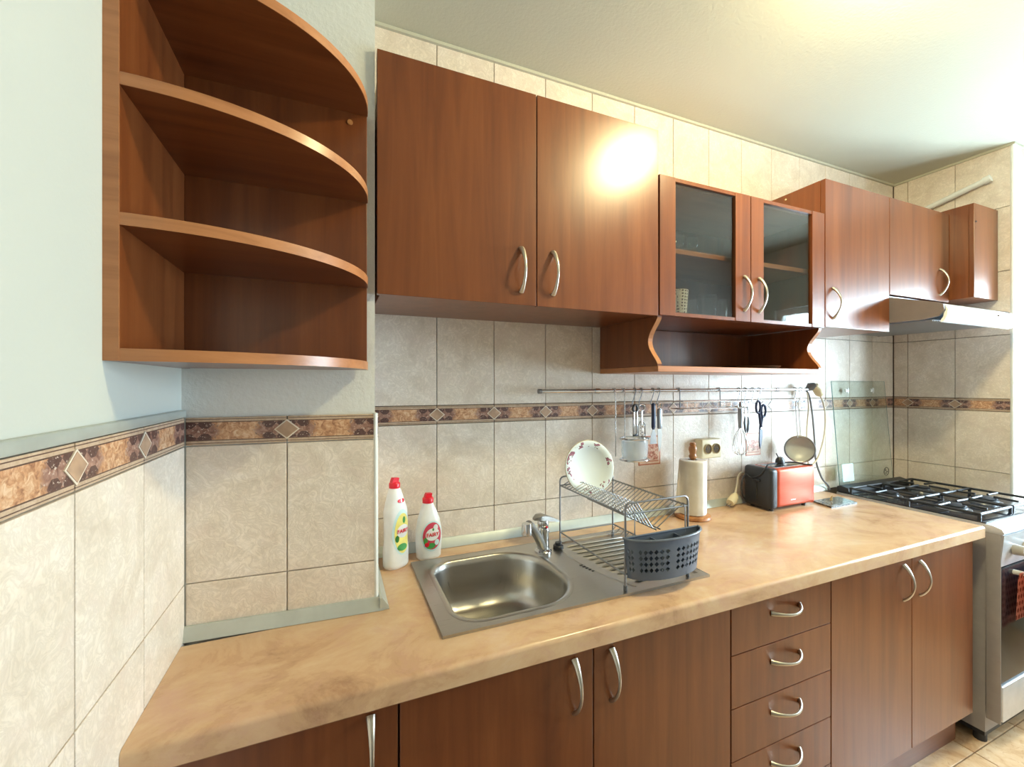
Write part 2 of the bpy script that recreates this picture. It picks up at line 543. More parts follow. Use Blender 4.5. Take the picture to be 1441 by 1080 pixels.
# ------------------------------------------------------------------ the room
bm = NB(); box(bm, XL - 0.1, XR + 0.1, YREAR - 0.1, 0.108, -0.10, -0.008)
floor = structure('floor', bm, M['grout'], 'peach marbled ceramic tile floor in front of the base cabinets', 'floor')
FT = 0.33
ftile = None
for i in range(-8, 5):
    for j in range(-5, 2):
        x0 = 2.24 + i * FT; y0 = -0.575 + j * FT
        x1, y1 = x0 + FT, y0 + FT
        if x1 < XL or x0 > XR or y1 < YREAR or y0 > -0.2 or x0 < 0.8: continue
        if ftile is None:
            b = NB(); box(b, -FT / 2 + 0.0018, FT / 2 - 0.0018, -FT / 2 + 0.0018, FT / 2 - 0.0018, -0.008, 0, 0.0012)
            ftile = finish(b, 'floor_tile', False, mat=M['floor'])
        o = link('floor_tile', ftile, floor); o.location = ((x0 + x1) / 2, (y0 + y1) / 2, 0)

bm = NB(); box(bm, XL - 0.1, XR + 0.1, YREAR - 0.1, 0.108, ZC, ZC + 0.1)
structure('ceiling', bm, M['ceiling'], 'off-white rough plastered ceiling above the cabinets', 'ceiling')

bm = NB(); box(bm, XL - 0.1, XP + 0.3, 0.008, 0.108, -0.05, ZC + 0.05)
wall_back = structure('wall_back', bm, M['grout'], 'cream tiled wall behind the sink and wall cabinets')
bm = NB(); box(bm, XL - 0.1, XL, YREAR, 0.05, -0.05, ZC + 0.05)
wall_left = structure('wall_left', bm, M['wall'], 'white painted left wall above a tiled dado')
bm = NB(); box(bm, XL - 0.1, XR + 0.1, YREAR - 0.1, YREAR, -0.05, ZC + 0.05)
structure('wall_rear', bm, M['rear'], 'taupe painted wall opposite the kitchen units')
# left column, its front very slightly turned
PA, PB = (-0.289, -0.296), (0.094, -0.322)   # tile front plane
pang = math.atan2(PB[1] - PA[1], PB[0] - PA[0])
nx, ny = math.sin(pang), -math.cos(pang)     # outward normal of the front
b0 = (PA[0] - nx * 0.008, PA[1] - ny * 0.008); b1 = (PB[0] - nx * 0.008 - 0.004, PB[1] - ny * 0.008)   # the side is tiled too
bm = NB(); prism(bm, [(XL - 0.02, b0[1]), b1, (0.0905, 0.02), (XL - 0.02, 0.02)], 'z', -0.05, ZC + 0.03)
wall_lp = structure('wall_left_column', bm, M['plaster'], 'boxed-out white column in the left corner behind the open shelf unit')
# right column
bm = NB(); box(bm, XP + 0.008, XR + 0.02, YP + 0.008, 0.05, -0.05, ZC + 0.04)
wall_rp = structure('wall_right_column', bm, M['grout'], 'tiled column at the right beside the stove')
# window wall
bm = NB()
y0, y1, z0, z1 = WIN
for q in ((YREAR, y0, -0.05, ZC + 0.05), (y1, 0.05, -0.05, ZC + 0.05), (y0, y1, -0.05, z0), (y0, y1, z1, ZC + 0.05)):
    box(bm, XR, XR + 0.12, q[0], q[1], q[2], q[3])
structure('wall_right', bm, M['wall'], 'white right wall with the window')
w1 = thing('window_1', (XR, (y0 + y1) / 2, z0), 'white framed double casement window in the right wall', 'window')
w1['kind'] = 'structure'
bm = NB()
for q in ((y0, y0 + 0.05, z0, z1), (y1 - 0.05, y1, z0, z1), (y0 + 0.05, y1 - 0.05, z0, z0 + 0.05), (y0 + 0.05, y1 - 0.05, z1 - 0.05, z1), ((y0 + y1) / 2 - 0.035, (y0 + y1) / 2 + 0.035, z0 + 0.05, z1 - 0.05)):
    box(bm, XR + 0.03, XR + 0.08, q[0], q[1], q[2], q[3])
part('window_frame', bm, M['white_trim'], w1)
for ya, yb in ((y0 + 0.05, (y0 + y1) / 2 - 0.035), ((y0 + y1) / 2 + 0.035, y1 - 0.05)):
    bm = NB(); box(bm, XR + 0.052, XR + 0.058, ya, yb, z0 + 0.05, z1 - 0.05)
    part('pane', bm, M['glass_clear'], w1)
bm = NB(); box(bm, XR - 0.12, XR + 0.03, y0 - 0.05, y1 + 0.05, z0 - 0.03, z0, 0.004)
part('window_sill', bm, M['white_trim'], w1)

# ceiling lamp (seen as a bright reflection in the cabinet door)
lamp = thing('ceiling_lamp', (1.29, -0.94, ZC), 'round ceiling lamp with a lit warm glass dome in the middle of the room', 'lamp')
bm = NB(); lathe(bm, [(0.0, 0.0), (0.085, 0.0), (0.085, -0.02), (0.07, -0.03), (0, -0.03)], (1.29, -0.94, ZC), 28, close=False)
part('base', bm, M['white'], lamp)
bm = NB(); lathe(bm, [(0.07, -0.028), (0.078, -0.045), (0.08, -0.065), (0.07, -0.09), (0.045, -0.108), (0.0, -0.115)], (1.29, -0.94, ZC), 28, close=False)
part('dome', bm, M['lamp'], lamp)

# ------------------------------------------------------------------ wall tiles
TC = {}
def tile_mesh(w, h, kind):
    key = (round(w, 4), round(h, 4), kind)
    if key not in TC:
        b = NB(); g = 0.0013
        box(b, -w / 2 + g, w / 2 - g, 0, 0.0085, -h / 2 + g, h / 2 - g, 0.0011)
        TC[key] = finish(b, 'wall_tile', False, mat=M[kind])
    return TC[key]
def dia_mesh():
    if 'd' not in TC:
        b = NB(); a, c = 0.026, 0.0225
        prism(b, [(-a, 0), (0, -c), (a, 0), (0, c)], 'y', -0.0016, 0.002)
        TC['d'] = finish(b, 'diamond_rim', mat=M['diamond_edge'])
        b = NB(); a, c = 0.0222, 0.0188
        prism(b, [(-a, 0), (0, -c), (a, 0), (0, c)], 'y', -0.0022, 0.002)
        TC['di'] = finish(b, 'diamond_inset', mat=M['diamond'])
    return TC['d'], TC['di']

def tile_field(parent, org, ang, us, rows, dia=()):
    """org: point on the tile front plane; u runs along ang; normal is -y turned by ang"""
    ca, sa = math.cos(ang), math.sin(ang)
    for i in range(len(us) - 1):
        for (z0, z1, k) in rows:
            u = (us[i] + us[i + 1]) / 2
            o = link('border_tile' if k == 'border' else 'wall_tile', tile_mesh(us[i + 1] - us[i], z1 - z0, k), parent)
            o.location = Vector((org[0] + u * ca, org[1] + u * sa, (z0 + z1) / 2)) - ORG[parent]
            o.rotation_euler = (0, 0, ang)
    for u, z in dia:
        for nm, me in zip(('diamond_rim', 'diamond_inset'), dia_mesh()):
            o = link(nm, me, parent)
            o.location = Vector((org[0] + u * ca, org[1] + u * sa, z)) - ORG[parent]
            o.rotation_euler = (0, 0, ang)

ZB = (1.266, 1.327)
zmid = (ZB[0] + ZB[1]) / 2
up_rows = [(1.327, 1.630, 'tile'), (1.630, 1.932, 'tile'), (1.932, 2.234, 'tile'), (2.234, 2.520, 'tile')]
mid_rows = [(0.976, 1.266, 'tile'), (1.266, 1.327, 'border')]
low_rows = [(0.072, 0.374, 'tile'), (0.374, 0.674, 'tile'), (0.674, 0.976, 'tile')]
xs = [0.102] + [0.312 + 0.2003 * k for k in range(13)] + [2.914]
tile_field(wall_back, (0, 0, 0), 0, xs, [(0.862, 0.976, 'tile')] + mid_rows + up_rows, [(x, zmid) for x in xs[1:-1]])
ul = [0.002, 0.207, 0.410, 0.613, 0.816, 1.019]
# left wall: u runs towards the camera from the column; normal +x
tile_field(wall_left, (-0.289, -1.315, 0), PI / 2, [1.019 - u for u in reversed(ul)], low_rows + mid_rows, [(1.019 - u, zmid) for u in ul[1:-1]])
pl_len = math.hypot(PB[0] - PA[0], PB[1] - PA[1])
tile_field(wall_lp, PA, pang, [0.0, 0.192, pl_len - 0.004], [(0.862, 0.976, 'tile')] + mid_rows, [(0.192, zmid)])
tile_field(wall_lp, (0.0985, -0.3135, 0), PI / 2, [0.0, 0.112, 0.312], [(0.862, 0.976, 'tile')] + mid_rows, [(0.112, zmid)])
# right column side (normal -x) and front
tile_field(wall_rp, (XP, 0, 0), -PI / 2, [0.002, 0.066, 0.259, 0.452], low_rows[2:] + mid_rows + up_rows, [(0.066, zmid), (0.259, zmid)])
tile_field(wall_rp, (XP + 0.005, YP, 0), 0, [0.004, 0.200, 0.400, 0.53], low_rows + mid_rows + up_rows, [(0.2, zmid), (0.4, zmid)])

# trims
def trim(n, bm, mat, label): structure('trim_%d' % n, bm, mat, label, 'trim')
bm = NB(); prism(bm, [(0.0, 0.861), (-0.020, 0.861), (-0.017, 0.870), (-0.004, 0.889), (0.0, 0.889)], 'x', 0.12, 2.30)
trim(1, bm, M['alu'], 'grey aluminium strip where the worktop meets the tiled wall')
bm = NB()
def off(p, d): return (p[0] + nx * d, p[1] + ny * d)
for z0_, z1_, d in ((0.861, 0.889, 0.016),):
    A, Bq = off(PA, 0.0005), off((PB[0] + 0.004, PB[1]), 0.0005)
    A2, B2 = off(PA, d), off((PB[0] + 0.016, PB[1]), d)
    va = [bm.verts.new((p[0], p[1], z)) for p, z in ((A, z0_), (Bq, z0_), (B2, z0_), (A2, z0_), (A, z1_), (Bq, z1_), (off(PB, 0.006)[0] + 0.006, off(PB, 0.006)[1], z1_) and ((off(PB, 0.006)[0] + 0.006, off(PB, 0.006)[1]), z1_), (off(PA, 0.006), z1_))]
    for f in ((0, 1, 2, 3), (4, 7, 6, 5), (0, 4, 5, 1), (1, 5, 6, 2), (2, 6, 7, 3), (3, 7, 4, 0)):
        bm.faces.new([va[i] for i in f])
trim(2, bm, M['alu'], 'grey aluminium strip along the foot of the left column')
bm = NB(); prism(bm, [(0.100, 0.861), (0.122, 0.861), (0.119, 0.870), (0.106, 0.889), (0.100, 0.889)], 'y', -0.336, -0.012)
trim(3, bm, M['alu'], 'short grey strip running back along the side of the left column')
bm = NB(); box(bm, XL, XL + 0.012, -1.315, -0.30, 1.3275, 1.343, 0.003)
trim(4, bm, M['alu'], 'grey-green capping strip on top of the left wall dado')
bm = NB(); tube(bm, [(PB[0] - 0.001, PB[1] + 0.004, 0.862), (PB[0] - 0.003, PB[1] + 0.004, 1.328)], 0.0055, 8)
trim(5, bm, M['white_trim'], 'white edge bead on the corner of the left column')
bm = NB(); tube(bm, [(XP + 0.004, YP + 0.003, 0.0), (XP + 0.004, YP + 0.003, ZC)], 0.007, 8)
trim(6, bm, M['white_trim'], 'white edge bead down the corner of the right column')
bm = NB()
box(bm, 0.10, XP, -0.010, 0.0, ZC - 0.010, ZC); box(bm, XP - 0.010, XP, YP, 0.0, ZC - 0.010, ZC); box(bm, XP - 0.010, XR, YP - 0.010, YP, ZC - 0.010, ZC)
trim(7, bm, M['ceiling'], 'thin plaster fillet between tiles and ceiling')

# ------------------------------------------------------------------ handles
def handle_mesh():
    b = NB(); L = 0.120; pts = []; rs = []
    for i in range(17):
        s = i / 16
        o_ = 0.031 * (math.sin(PI * s) ** 0.75) if 0 < s < 1 else 0
        pts.append((0, -o_, L / 2 - L * s))
        rs.append(0.0082 - 0.0042 * math.sin(PI * min(1, s * 1.0)) ** 0.8 + 0.0006 * math.cos(PI * s))
    tube(b, pts, rs, 10, flat=0.7)
    return finish(b, 'handle', mat=M['nickel'], angle=60)
HM = handle_mesh()
def handle(parent, x, y, z, horiz=False):
    o = link('handle', HM, parent)
    o.location = Vector((x, y, z)) - ORG[parent]
    if horiz: o.rotation_euler = (0, PI / 2, 0)
    o['label'] = 'satin nickel bow handle'
    return o

def panel(parent, name, x0, x1, y0, y1, z0, z1, mat='wood', bev=0.0012):
    b = NB(); box(b, x0, x1, y0, y1, z0, z1, bev)
    return part(name, b, M[mat], parent, ((x0 + x1) / 2, y0, (z0 + z1) / 2), smooth=False)

def carcass(parent, x0, x1, y0, y1, z0, z1, t=0.016, top=True):
    b = NB()
    box(b, x0, x0 + t, y0, y1, z0, z1); box(b, x1 - t, x1, y0, y1, z0, z1)
    box(b, x0 + t, x1 - t, y0, y1, z0, z0 + t)
    if top: box(b, x0 + t, x1 - t, y0, y1, z1 - t, z1)
    box(b, x0 + t, x1 - t, y1 - 0.004, y1, z0 + t, z1 - t)
    return part('body', b, M['wood'], parent)

# ------------------------------------------------------------------ base cabinets
YD = -0.565; G = 0.0016
ZDB, ZDT = 0.140, 0.806
def base(x0, x1, label, yb=-0.03, top=True):
    t = thing('base_cabinet', ((x0 + x1) / 2, -0.29, 0), label, 'cabinet', 'base cabinets under the worktop')
    carcass(t, x0 + 0.0005, x1 - 0.0005, YD + 0.0195, yb, 0.13, 0.808, top=top)
    b = NB(); box(b, x0 + 0.0005, x1 - 0.0005, -0.515, -0.499, 0.0, 0.13)
    part('plinth', b, M['wood_flat'], t)
    return t
c = base(-0.287, 0.112, 'narrow cherry base cabinet at the left end by the tiled wall', -0.325)
d = panel(c, 'door', -0.285 + G, 0.112 - G, YD, YD + 0.018, ZDB, ZDT); handle(d, 0.062, YD, 0.728)
c = base(0.113, 0.975, 'two-door cherry base cabinet under the sink', top=False)
d = panel(c, 'door', 0.113 + G, 0.544 - G, YD, YD + 0.018, ZDB, ZDT); handle(d, 0.494, YD, 0.724)
d = panel(c, 'door', 0.544 + G, 0.975 - G, YD, YD + 0.018, ZDB, ZDT); handle(d, 0.594, YD, 0.724)
c = base(0.976, 1.397, 'cherry drawer cabinet with a stack of drawers right of the sink')
dz = [ZDT, 0.669, 0.526, 0.384, 0.241, ZDB]
for a, b_ in zip(dz[:-1], dz[1:]):
    d = panel(c, 'drawer', 0.976 + G, 1.397 - G, YD, YD + 0.018, b_ + G, a - G * 0.6, 'wood')
    handle(d, 1.192, YD, a - 0.052 if b_ > 0.15 else a - 0.045, True)
c = base(1.398, 2.256, 'two-door cherry base cabinet next to the stove')
d = panel(c, 'door', 1.398 + G, 1.838 - G, YD, YD + 0.018, ZDB, ZDT); handle(d, 1.788, YD, 0.722)
d = panel(c, 'door', 1.838 + G, 2.256 - G, YD, YD + 0.018, ZDB, ZDT); handle(d, 1.888, YD, 0.720)

# worktop with sink cut-out, rounded front edge
XW, YW = 2.268, -0.594
SXh = (0.245, 0.600, -0.485, -0.125)   # hole
bm = NB()
def slab(x0, x1, y0, y1, front=False):
    if front:
        r = 0.010
        pts = [(y1, 0.860)] + [(y0 + r - r * math.sin(a), 0.860 - r + r * math.cos(a)) for a in [PI / 2 * i / 5 for i in range(6)]] + [(y0, 0.818), (y0 + 0.004, 0.814), (y1, 0.814)]
        prism(bm, pts, 'x', x0, x1)
    else:
        box(bm, x0, x1, y0, y1, 0.814, 0.860)
slab(-0.2885, SXh[0], YW, -0.485, True); slab(SXh[0], SXh[1], YW, -0.485, True); slab(SXh[1], XW, YW, -0.485, True)
slab(-0.2885, 0.08, -0.485, -0.3225); slab(0.08, SXh[0], -0.485, -0.3225); slab(0.101, SXh[0], -0.3225, -0.001)
slab(SXh[1], XW, -0.485, -0.001); slab(SXh[0], SXh[1], -0.125, -0.001)
worktop = single('worktop', bm, M['counter'], (1.0, -0.3, 0.814), 'long sand-coloured marbled worktop over the base cabinets', 'worktop')

# ------------------------------------------------------------------ wall cabinets
YU = -0.327
def wallcab(name, x0, x1, z0, z1, y0, label):
    t = thing(name, ((x0 + x1) / 2, -0.155, z0), label, 'cabinet', 'wall cabinets along the tiled wall')
    carcass(t, x0, x1, y0 + 0.0185, -0.001, z0, z1)
    return t
c = wallcab('wall_cabinet', 0.1035, 0.944, 1.616, 2.196, YU, 'large two-door cherry wall cabinet above the sink')
for x0, x1, hx in ((0.093, 0.517, 0.470), (0.517, 0.944, 0.568)):
    d = panel(c, 'door', x0 + G, x1 - G, YU, YU + 0.018, 1.613, 2.198); handle(d, hx, YU, 1.708)
c = wallcab('wall_cabinet', 1.767, 2.199, 1.624, 2.200, YU, 'single-door cherry wall cabinet right of the glass doors')
d = panel(c, 'door', 1.767 + G, 2.200 - G, YU, YU + 0.018, 1.622, 2.201); handle(d, 1.815, YU, 1.716)
b = NB(); sphere(b, (1.767, -0.17, 2.180), 0.004); part('screw_cap', b, M['cream'], c)
c = wallcab('wall_cabinet', 2.201, 2.686, 1.786, 2.200, YU, 'short cherry wall cabinet above the cooker hood')
d = panel(c, 'door', 2.201 + G, 2.686 - G, YU, YU + 0.018, 1.784, 2.201); handle(d, 2.606, YU, 1.873)
c = wallcab('wall_cabinet', 2.688, 2.913, 1.795, 2.224, -0.412, 'narrow cherry end cabinet projecting beside the right column')
d = panel(c, 'door', 2.688, 2.913, -0.412, -0.394, 1.795, 2.224)
b = NB(); sphere(b, (2.70, -0.413, 2.14), 0.004); part('screw_cap', b, M['black'], c)

# glazed cabinet with an open niche below
gx0, gx1 = 0.9475, 1.7645
gc = thing('wall_cabinet', (1.356, -0.155, 1.437), 'glass-fronted cherry wall cabinet with an open niche underneath', 'cabinet', 'wall cabinets along the tiled wall')
t_ = 0.016
b = NB()
box(b, gx0, gx0 + t_, YU + 0.0195, -0.001, 1.617, 2.060); box(b, gx1 - t_, gx1, YU + 0.0195, -0.001, 1.617, 2.060)
box(b, gx0 + t_, gx1 - t_, YU + 0.0195, -0.001, 1.617, 1.634); box(b, gx0 + t_, gx1 - t_, -0.005, -0.001, 1.634, 2.044)
part('body', b, M['wood'], gc)
panel(gc, 'top_board', gx0 + t_, gx1 - t_, YU + 0.0195, -0.001, 2.044, 2.060, 'wood_edge')
panel(gc, 'shelf', gx0 + t_, gx1 - t_, -0.282, -0.006, 1.836, 1.853, 'wood_edge')
for x0, x1, s0, s1, hx in ((gx0, 1.356, 0.066, 0.074, 1.324), (1.356, gx1, 0.066, 0.074, 1.398)):
    b = NB()
    box(b, x0 + G, x0 + s0, YU, YU + 0.018, 1.617, 2.062, 0.001); box(b, x1 - s1, x1 - G, YU, YU + 0.018, 1.617, 2.062, 0.001)
    box(b, x0 + s0, x1 - s1, YU + 0.002, YU + 0.016, 2.050, 2.062); box(b, x0 + s0, x1 - s1, YU + 0.002, YU + 0.016, 1.617, 1.628)
    d = part('door', b, M['wood'], gc, ((x0 + x1) / 2, YU, 1.84), smooth=False)
    b = NB(); box(b, x0 + s0 - 0.004, x1 - s1 + 0.004, YU + 0.008, YU + 0.012, 1.627, 2.051)
    part('pane', b, M['glass_tint'], d, label='smoked glass pane')
    handle(d, hx, YU, 1.714)
def niche_side(x0, x1):
    pts = [(-0.002, 1.616), (-0.002, 1.456), (-0.318, 1.456)]
    for i in range(15):
        s = i / 14
        pts.append((-0.318 + 0.044 * math.sin(PI * s) ** 1.3, 1.462 + 0.148 * s))
    pts.append((-0.318, 1.616))
    b = NB(); prism(b, pts, 'x', x0, x1)
    p = part('niche_side', b, M['wood'], gc)
    b = NB()
    path = [(q[0] - 0.0006, q[1]) for q in pts[3:-1]]
    for (ya, za), (yb, zb) in zip(path[:-1], path[1:]):
        v = [b.verts.new(q) for q in ((x0 - 0.0003, ya, za), (x1 + 0.0003, ya, za), (x1 + 0.0003, yb, zb), (x0 - 0.0003, yb, zb), (x0 - 0.0003, ya + 0.002, za), (x1 + 0.0003, ya + 0.002, za), (x1 + 0.0003, yb + 0.002, zb), (x0 - 0.0003, yb + 0.002, zb))]
        for f in ((0, 1, 2, 3), (7, 6, 5, 4), (0, 3, 7, 4), (1, 5, 6, 2)):
            b.faces.new([v[i] for i in f])
    part('edge_band', b, M['wood_edge'], p)
niche_side(gx0, gx0 + 0.017); niche_side(gx1 - 0.022, gx1 - 0.005)
panel(gc, 'niche_floor', gx0, gx1 - 0.005, -0.320, -0.002, 1.437, 1.4555, 'wood_edge')
panel(gc, 'niche_back', gx0 + 0.017, gx1 - 0.022, -0.014, -0.003, 1.456, 1.616, 'wood')

# ------------------------------------------------------------------ open corner shelf unit on the left
su = thing('corner_shelf', (-0.28, -0.34, 1.430), 'open cherry corner shelf unit with curved shelves on the left wall', 'shelf')
panel(su, 'side_panel', -0.2965, -0.279, -0.620, -0.298, 1.430, 2.040, 'wood')
b = NB(); box(b, -0.2968, -0.2787, -0.6212, -0.6192, 1.430, 2.040); part('edge_band', b, M['wood_edge'], su)
panel(su, 'back_panel', -0.279, 0.071, -0.338, -0.3235, 1.430, 2.040, 'wood')
def curved_shelf(z):
    cxs, cys, a, bb = -0.279, -0.338, 0.350, 0.281
    N = 28
    arc = [(cxs + a * math.sin(PI / 2 * i / N), cys - bb * math.cos(PI / 2 * i / N)) for i in range(N + 1)]
    b = NB(); prism(b, [(cxs, cys)] + arc, 'z', z, z + 0.0175)
    s = part('shelf', b, M['wood_flat'], su, (cxs, cys, z), angle=30)
    b = NB()
    arc2 = [(cxs + (a + 0.0015) * math.sin(PI / 2 * i / N), cys - (bb + 0.0015) * math.cos(PI / 2 * i / N)) for i in range(N + 1)]
    lo = [b.verts.new((p[0], p[1], z - 0.0002)) for p in arc2]; hi = [b.verts.new((p[0], p[1], z + 0.0177)) for p in arc2]
    li = [b.verts.new((p[0], p[1], z - 0.0002)) for p in arc]; hj = [b.verts.new((p[0], p[1], z + 0.0177)) for p in arc]
    for i in range(N):
        b.faces.new((lo[i], lo[i + 1], hi[i + 1], hi[i])); b.faces.new((li[i], li[i + 1], lo[i + 1], lo[i])); b.faces.new((hi[i], hi[i + 1], hj[i + 1], hj[i])); b.faces.new((hj[i], hj[i + 1], li[i + 1], li[i]))
    part('edge_band', b, M['wood_edge'], s, angle=30)
for z in (1.430, 1.622, 1.820, 2.022): curved_shelf(z)
b = NB(); cyl(b, (0.034, -0.340, 2.000), (0.034, -0.3375, 2.000), 0.006, 14); part('screw_cap', b, M['knob_wood'], su)

# ------------------------------------------------------------------ cooker hood
hood = thing('cooker_hood', (2.49, -0.25, 1.642), 'slim white cooker hood with a bright rounded front under the short cabinet', 'cooker hood')
hx0, hx1 = 2.203, 2.776
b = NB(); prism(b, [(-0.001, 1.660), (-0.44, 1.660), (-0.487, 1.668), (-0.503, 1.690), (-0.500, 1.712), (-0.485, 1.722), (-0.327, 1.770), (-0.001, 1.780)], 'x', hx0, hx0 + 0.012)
part('side_cheek', b, M['hood_shaded'], hood)
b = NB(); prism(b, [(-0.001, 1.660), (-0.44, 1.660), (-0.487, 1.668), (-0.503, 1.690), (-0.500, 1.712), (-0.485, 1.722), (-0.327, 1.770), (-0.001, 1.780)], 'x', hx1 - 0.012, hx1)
part('side_cheek', b, M['hood_shaded'], hood)
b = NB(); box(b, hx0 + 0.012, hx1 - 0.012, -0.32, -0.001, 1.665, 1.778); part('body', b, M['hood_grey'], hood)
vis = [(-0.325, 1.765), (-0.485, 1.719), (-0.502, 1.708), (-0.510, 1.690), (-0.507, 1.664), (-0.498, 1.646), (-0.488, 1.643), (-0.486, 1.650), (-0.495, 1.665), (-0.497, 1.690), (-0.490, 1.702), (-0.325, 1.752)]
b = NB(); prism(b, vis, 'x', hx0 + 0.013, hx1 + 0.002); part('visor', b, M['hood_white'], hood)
b = NB()
box(b, hx0 + 0.03, hx1 - 0.03, -0.46, -0.03, 1.657, 1.6605)
fl = part('filter', b, M['hood_grey'], hood)
b = NB()
for i in range(27):
    x = hx0 + 0.04 + i * 0.0185
    box(b, x, x + 0.006, -0.45, -0.04, 1.6545, 1.6572)
part('filter_ribs', b, M['steel'], fl)
b = NB(); sphere(b, (2.62, -0.511, 1.690), 0.004); part('switch', b, M['brown_dark'], hood)

# white pipe above the hood cabinet
bm = NB(); tube(bm, [(2.893, -0.02, 2.293), (2.893, -0.38, 2.379)], 0.0135, 12)
bp = NB(); bm2 = bm
pipe = thing('pipe', (2.893, -0.2, 2.33), 'thin white pipe slanting across the right column above the end cabinet', 'pipe')
part('tube', bm, M['white_trim'], pipe)
b = NB(); tube(b, [(2.893, -0.372, 2.377), (2.893, -0.395, 2.383)], 0.0175, 12); part('end_cap', b, M['white_trim'], pipe)

# ------------------------------------------------------------------ stove
sx0, sx1 = 2.322, 2.862
sv = thing('gas_stove', (2.59, -0.33, 0.0), 'freestanding gas stove with black top and dark oven door at the right', 'stove')
b = NB()
prism(b, [(-0.06, 0.05), (-0.575, 0.05), (-0.575, 0.07), (-0.578, 0.835), (-0.06, 0.835)], 'x', sx0, sx1)
part('body', b, M['grey_side'], sv)
b = NB(); box(b, sx0 - 0.003, sx0, -0.618, -0.578, 0.11, 0.83, 0.001); part('side_trim', b, M['grey_side'], sv)
b = NB(); box(b, sx1, sx1 + 0.003, -0.618, -0.578, 0.11, 0.83, 0.001); part('side_trim', b, M['grey_side'], sv)
prof = [(-0.05, 0.832), (-0.623, 0.828), (-0.628, 0.836), (-0.622, 0.848), (-0.600, 0.856), (-0.56, 0.858), (-0.05, 0.858)]
b = NB(); prism(b, prof, 'x', sx0 - 0.004, sx1 + 0.004); top = part('top_frame', b, M['silver'], sv)
b = NB(); box(b, sx0 - 0.001, sx1 + 0.001, -0.578, -0.055, 0.8565, 0.863, 0.002); part('cooktop', b, M['black_gloss'], sv)
b = NB(); prism(b, [(-0.578, 0.83), (-0.626, 0.826), (-0.616, 0.705), (-0.578, 0.705)], 'x', sx0, sx1); cp = part('control_panel', b, M['silver'], sv)
def knob(x):
    b = NB(); cyl(b, (x, -0.622, 0.762), (x, -0.652, 0.764), 0.021, 18, 0.018); box(b, x - 0.004, x + 0.004, -0.658, -0.65, 0.747, 0.781, 0.001)
    part('knob', b, M['knob'], cp)
for i in range(5): knob(2.412 + i * 0.09)
b = NB(); box(b, sx0 + 0.004, sx1 - 0.004, -0.617, -0.579, 0.262, 0.70, 0.003); od = part('oven_door', b, M['black_gloss'], sv)
b = NB(); tube(b, [(sx0 + 0.10, -0.617, 0.672), (sx0 + 0.10, -0.655, 0.676), (sx1 - 0.06, -0.655, 0.676), (sx1 - 0.06, -0.617, 0.672)], 0.009, 10); part('handle', b, M['white_trim'], od)
b = NB(); box(b, sx0 + 0.004, sx1 - 0.004, -0.622, -0.579, 0.118, 0.252, 0.004); part('drawer', b, M['silver'], sv)
for fx in (sx0 + 0.03, sx1 - 0.03):
    for fy in (-0.55, -0.1):
        b = NB(); cyl(b, (fx, fy, 0.0), (fx, fy, 0.05), 0.02, 12); part('foot', b, M['black'], sv)
b = NB(); box(b, sx0 + 0.01, sx1 - 0.01, -0.57, -0.07, 0.028, 0.052); part('base', b, M['black'], sv)
# lid hinge bar, glass lid
b = NB(); prism(b, [(-0.062, 0.860), (-0.100, 0.862), (-0.094, 0.884), (-0.06, 0.892), (-0.045, 0.885), (-0.045, 0.860)], 'x', sx0 + 0.01, sx1 - 0.01); part('hinge_bar', b, M['iron'], sv)
b = NB()
ya, yb = -0.056, -0.016
v = [b.verts.new(q) for q in ((2.338, ya, 0.886), (2.80, ya, 0.886), (2.80, yb, 1.412), (2.338, yb, 1.412), (2.338, ya + 0.005, 0.886), (2.80, ya + 0.005, 0.886), (2.80, yb + 0.005, 1.412), (2.338, yb + 0.005, 1.412))]
for f in ((0, 1, 2, 3), (7, 6, 5, 4)): b.faces.new([v[i] for i in f])
lid = part('glass_lid', b, M['glass_green'], sv, label='clear greenish glass lid standing open against the wall')
b = NB()
tube(b, [(2.338, ya + 0.0025, 0.886), (2.338, yb + 0.0025, 1.412)], 0.0018, 6); tube(b, [(2.338, yb + 0.0025, 1.412), (2.80, yb + 0.0025, 1.412), (2.80, ya + 0.0025, 0.886)], 0.0010, 6)
part('lid_edge', b, M['glass_edge'], lid)
for bx in (2.46, 2.68):
    b = NB(); box(b, bx - 0.018, bx + 0.010, -0.0235, -0.0185, 1.355, 1.372, 0.001); box(b, bx - 0.004, bx + 0.004, -0.0250, -0.0185, 1.348, 1.378, 0.001)
    part('lid_bumper', b, M['white_trim'], lid)
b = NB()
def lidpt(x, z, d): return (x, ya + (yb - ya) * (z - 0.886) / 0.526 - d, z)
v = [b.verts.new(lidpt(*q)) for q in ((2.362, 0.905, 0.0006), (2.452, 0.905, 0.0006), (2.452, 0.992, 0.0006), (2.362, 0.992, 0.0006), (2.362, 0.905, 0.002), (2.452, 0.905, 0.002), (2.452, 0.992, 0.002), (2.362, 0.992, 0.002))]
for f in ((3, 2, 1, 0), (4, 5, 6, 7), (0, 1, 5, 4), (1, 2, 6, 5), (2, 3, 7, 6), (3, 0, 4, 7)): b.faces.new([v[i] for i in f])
part('lid_reflection', b, M['cyan'], lid, label='pale cyan square on the lid')  # thin solid square standing in for a reflection in the glass
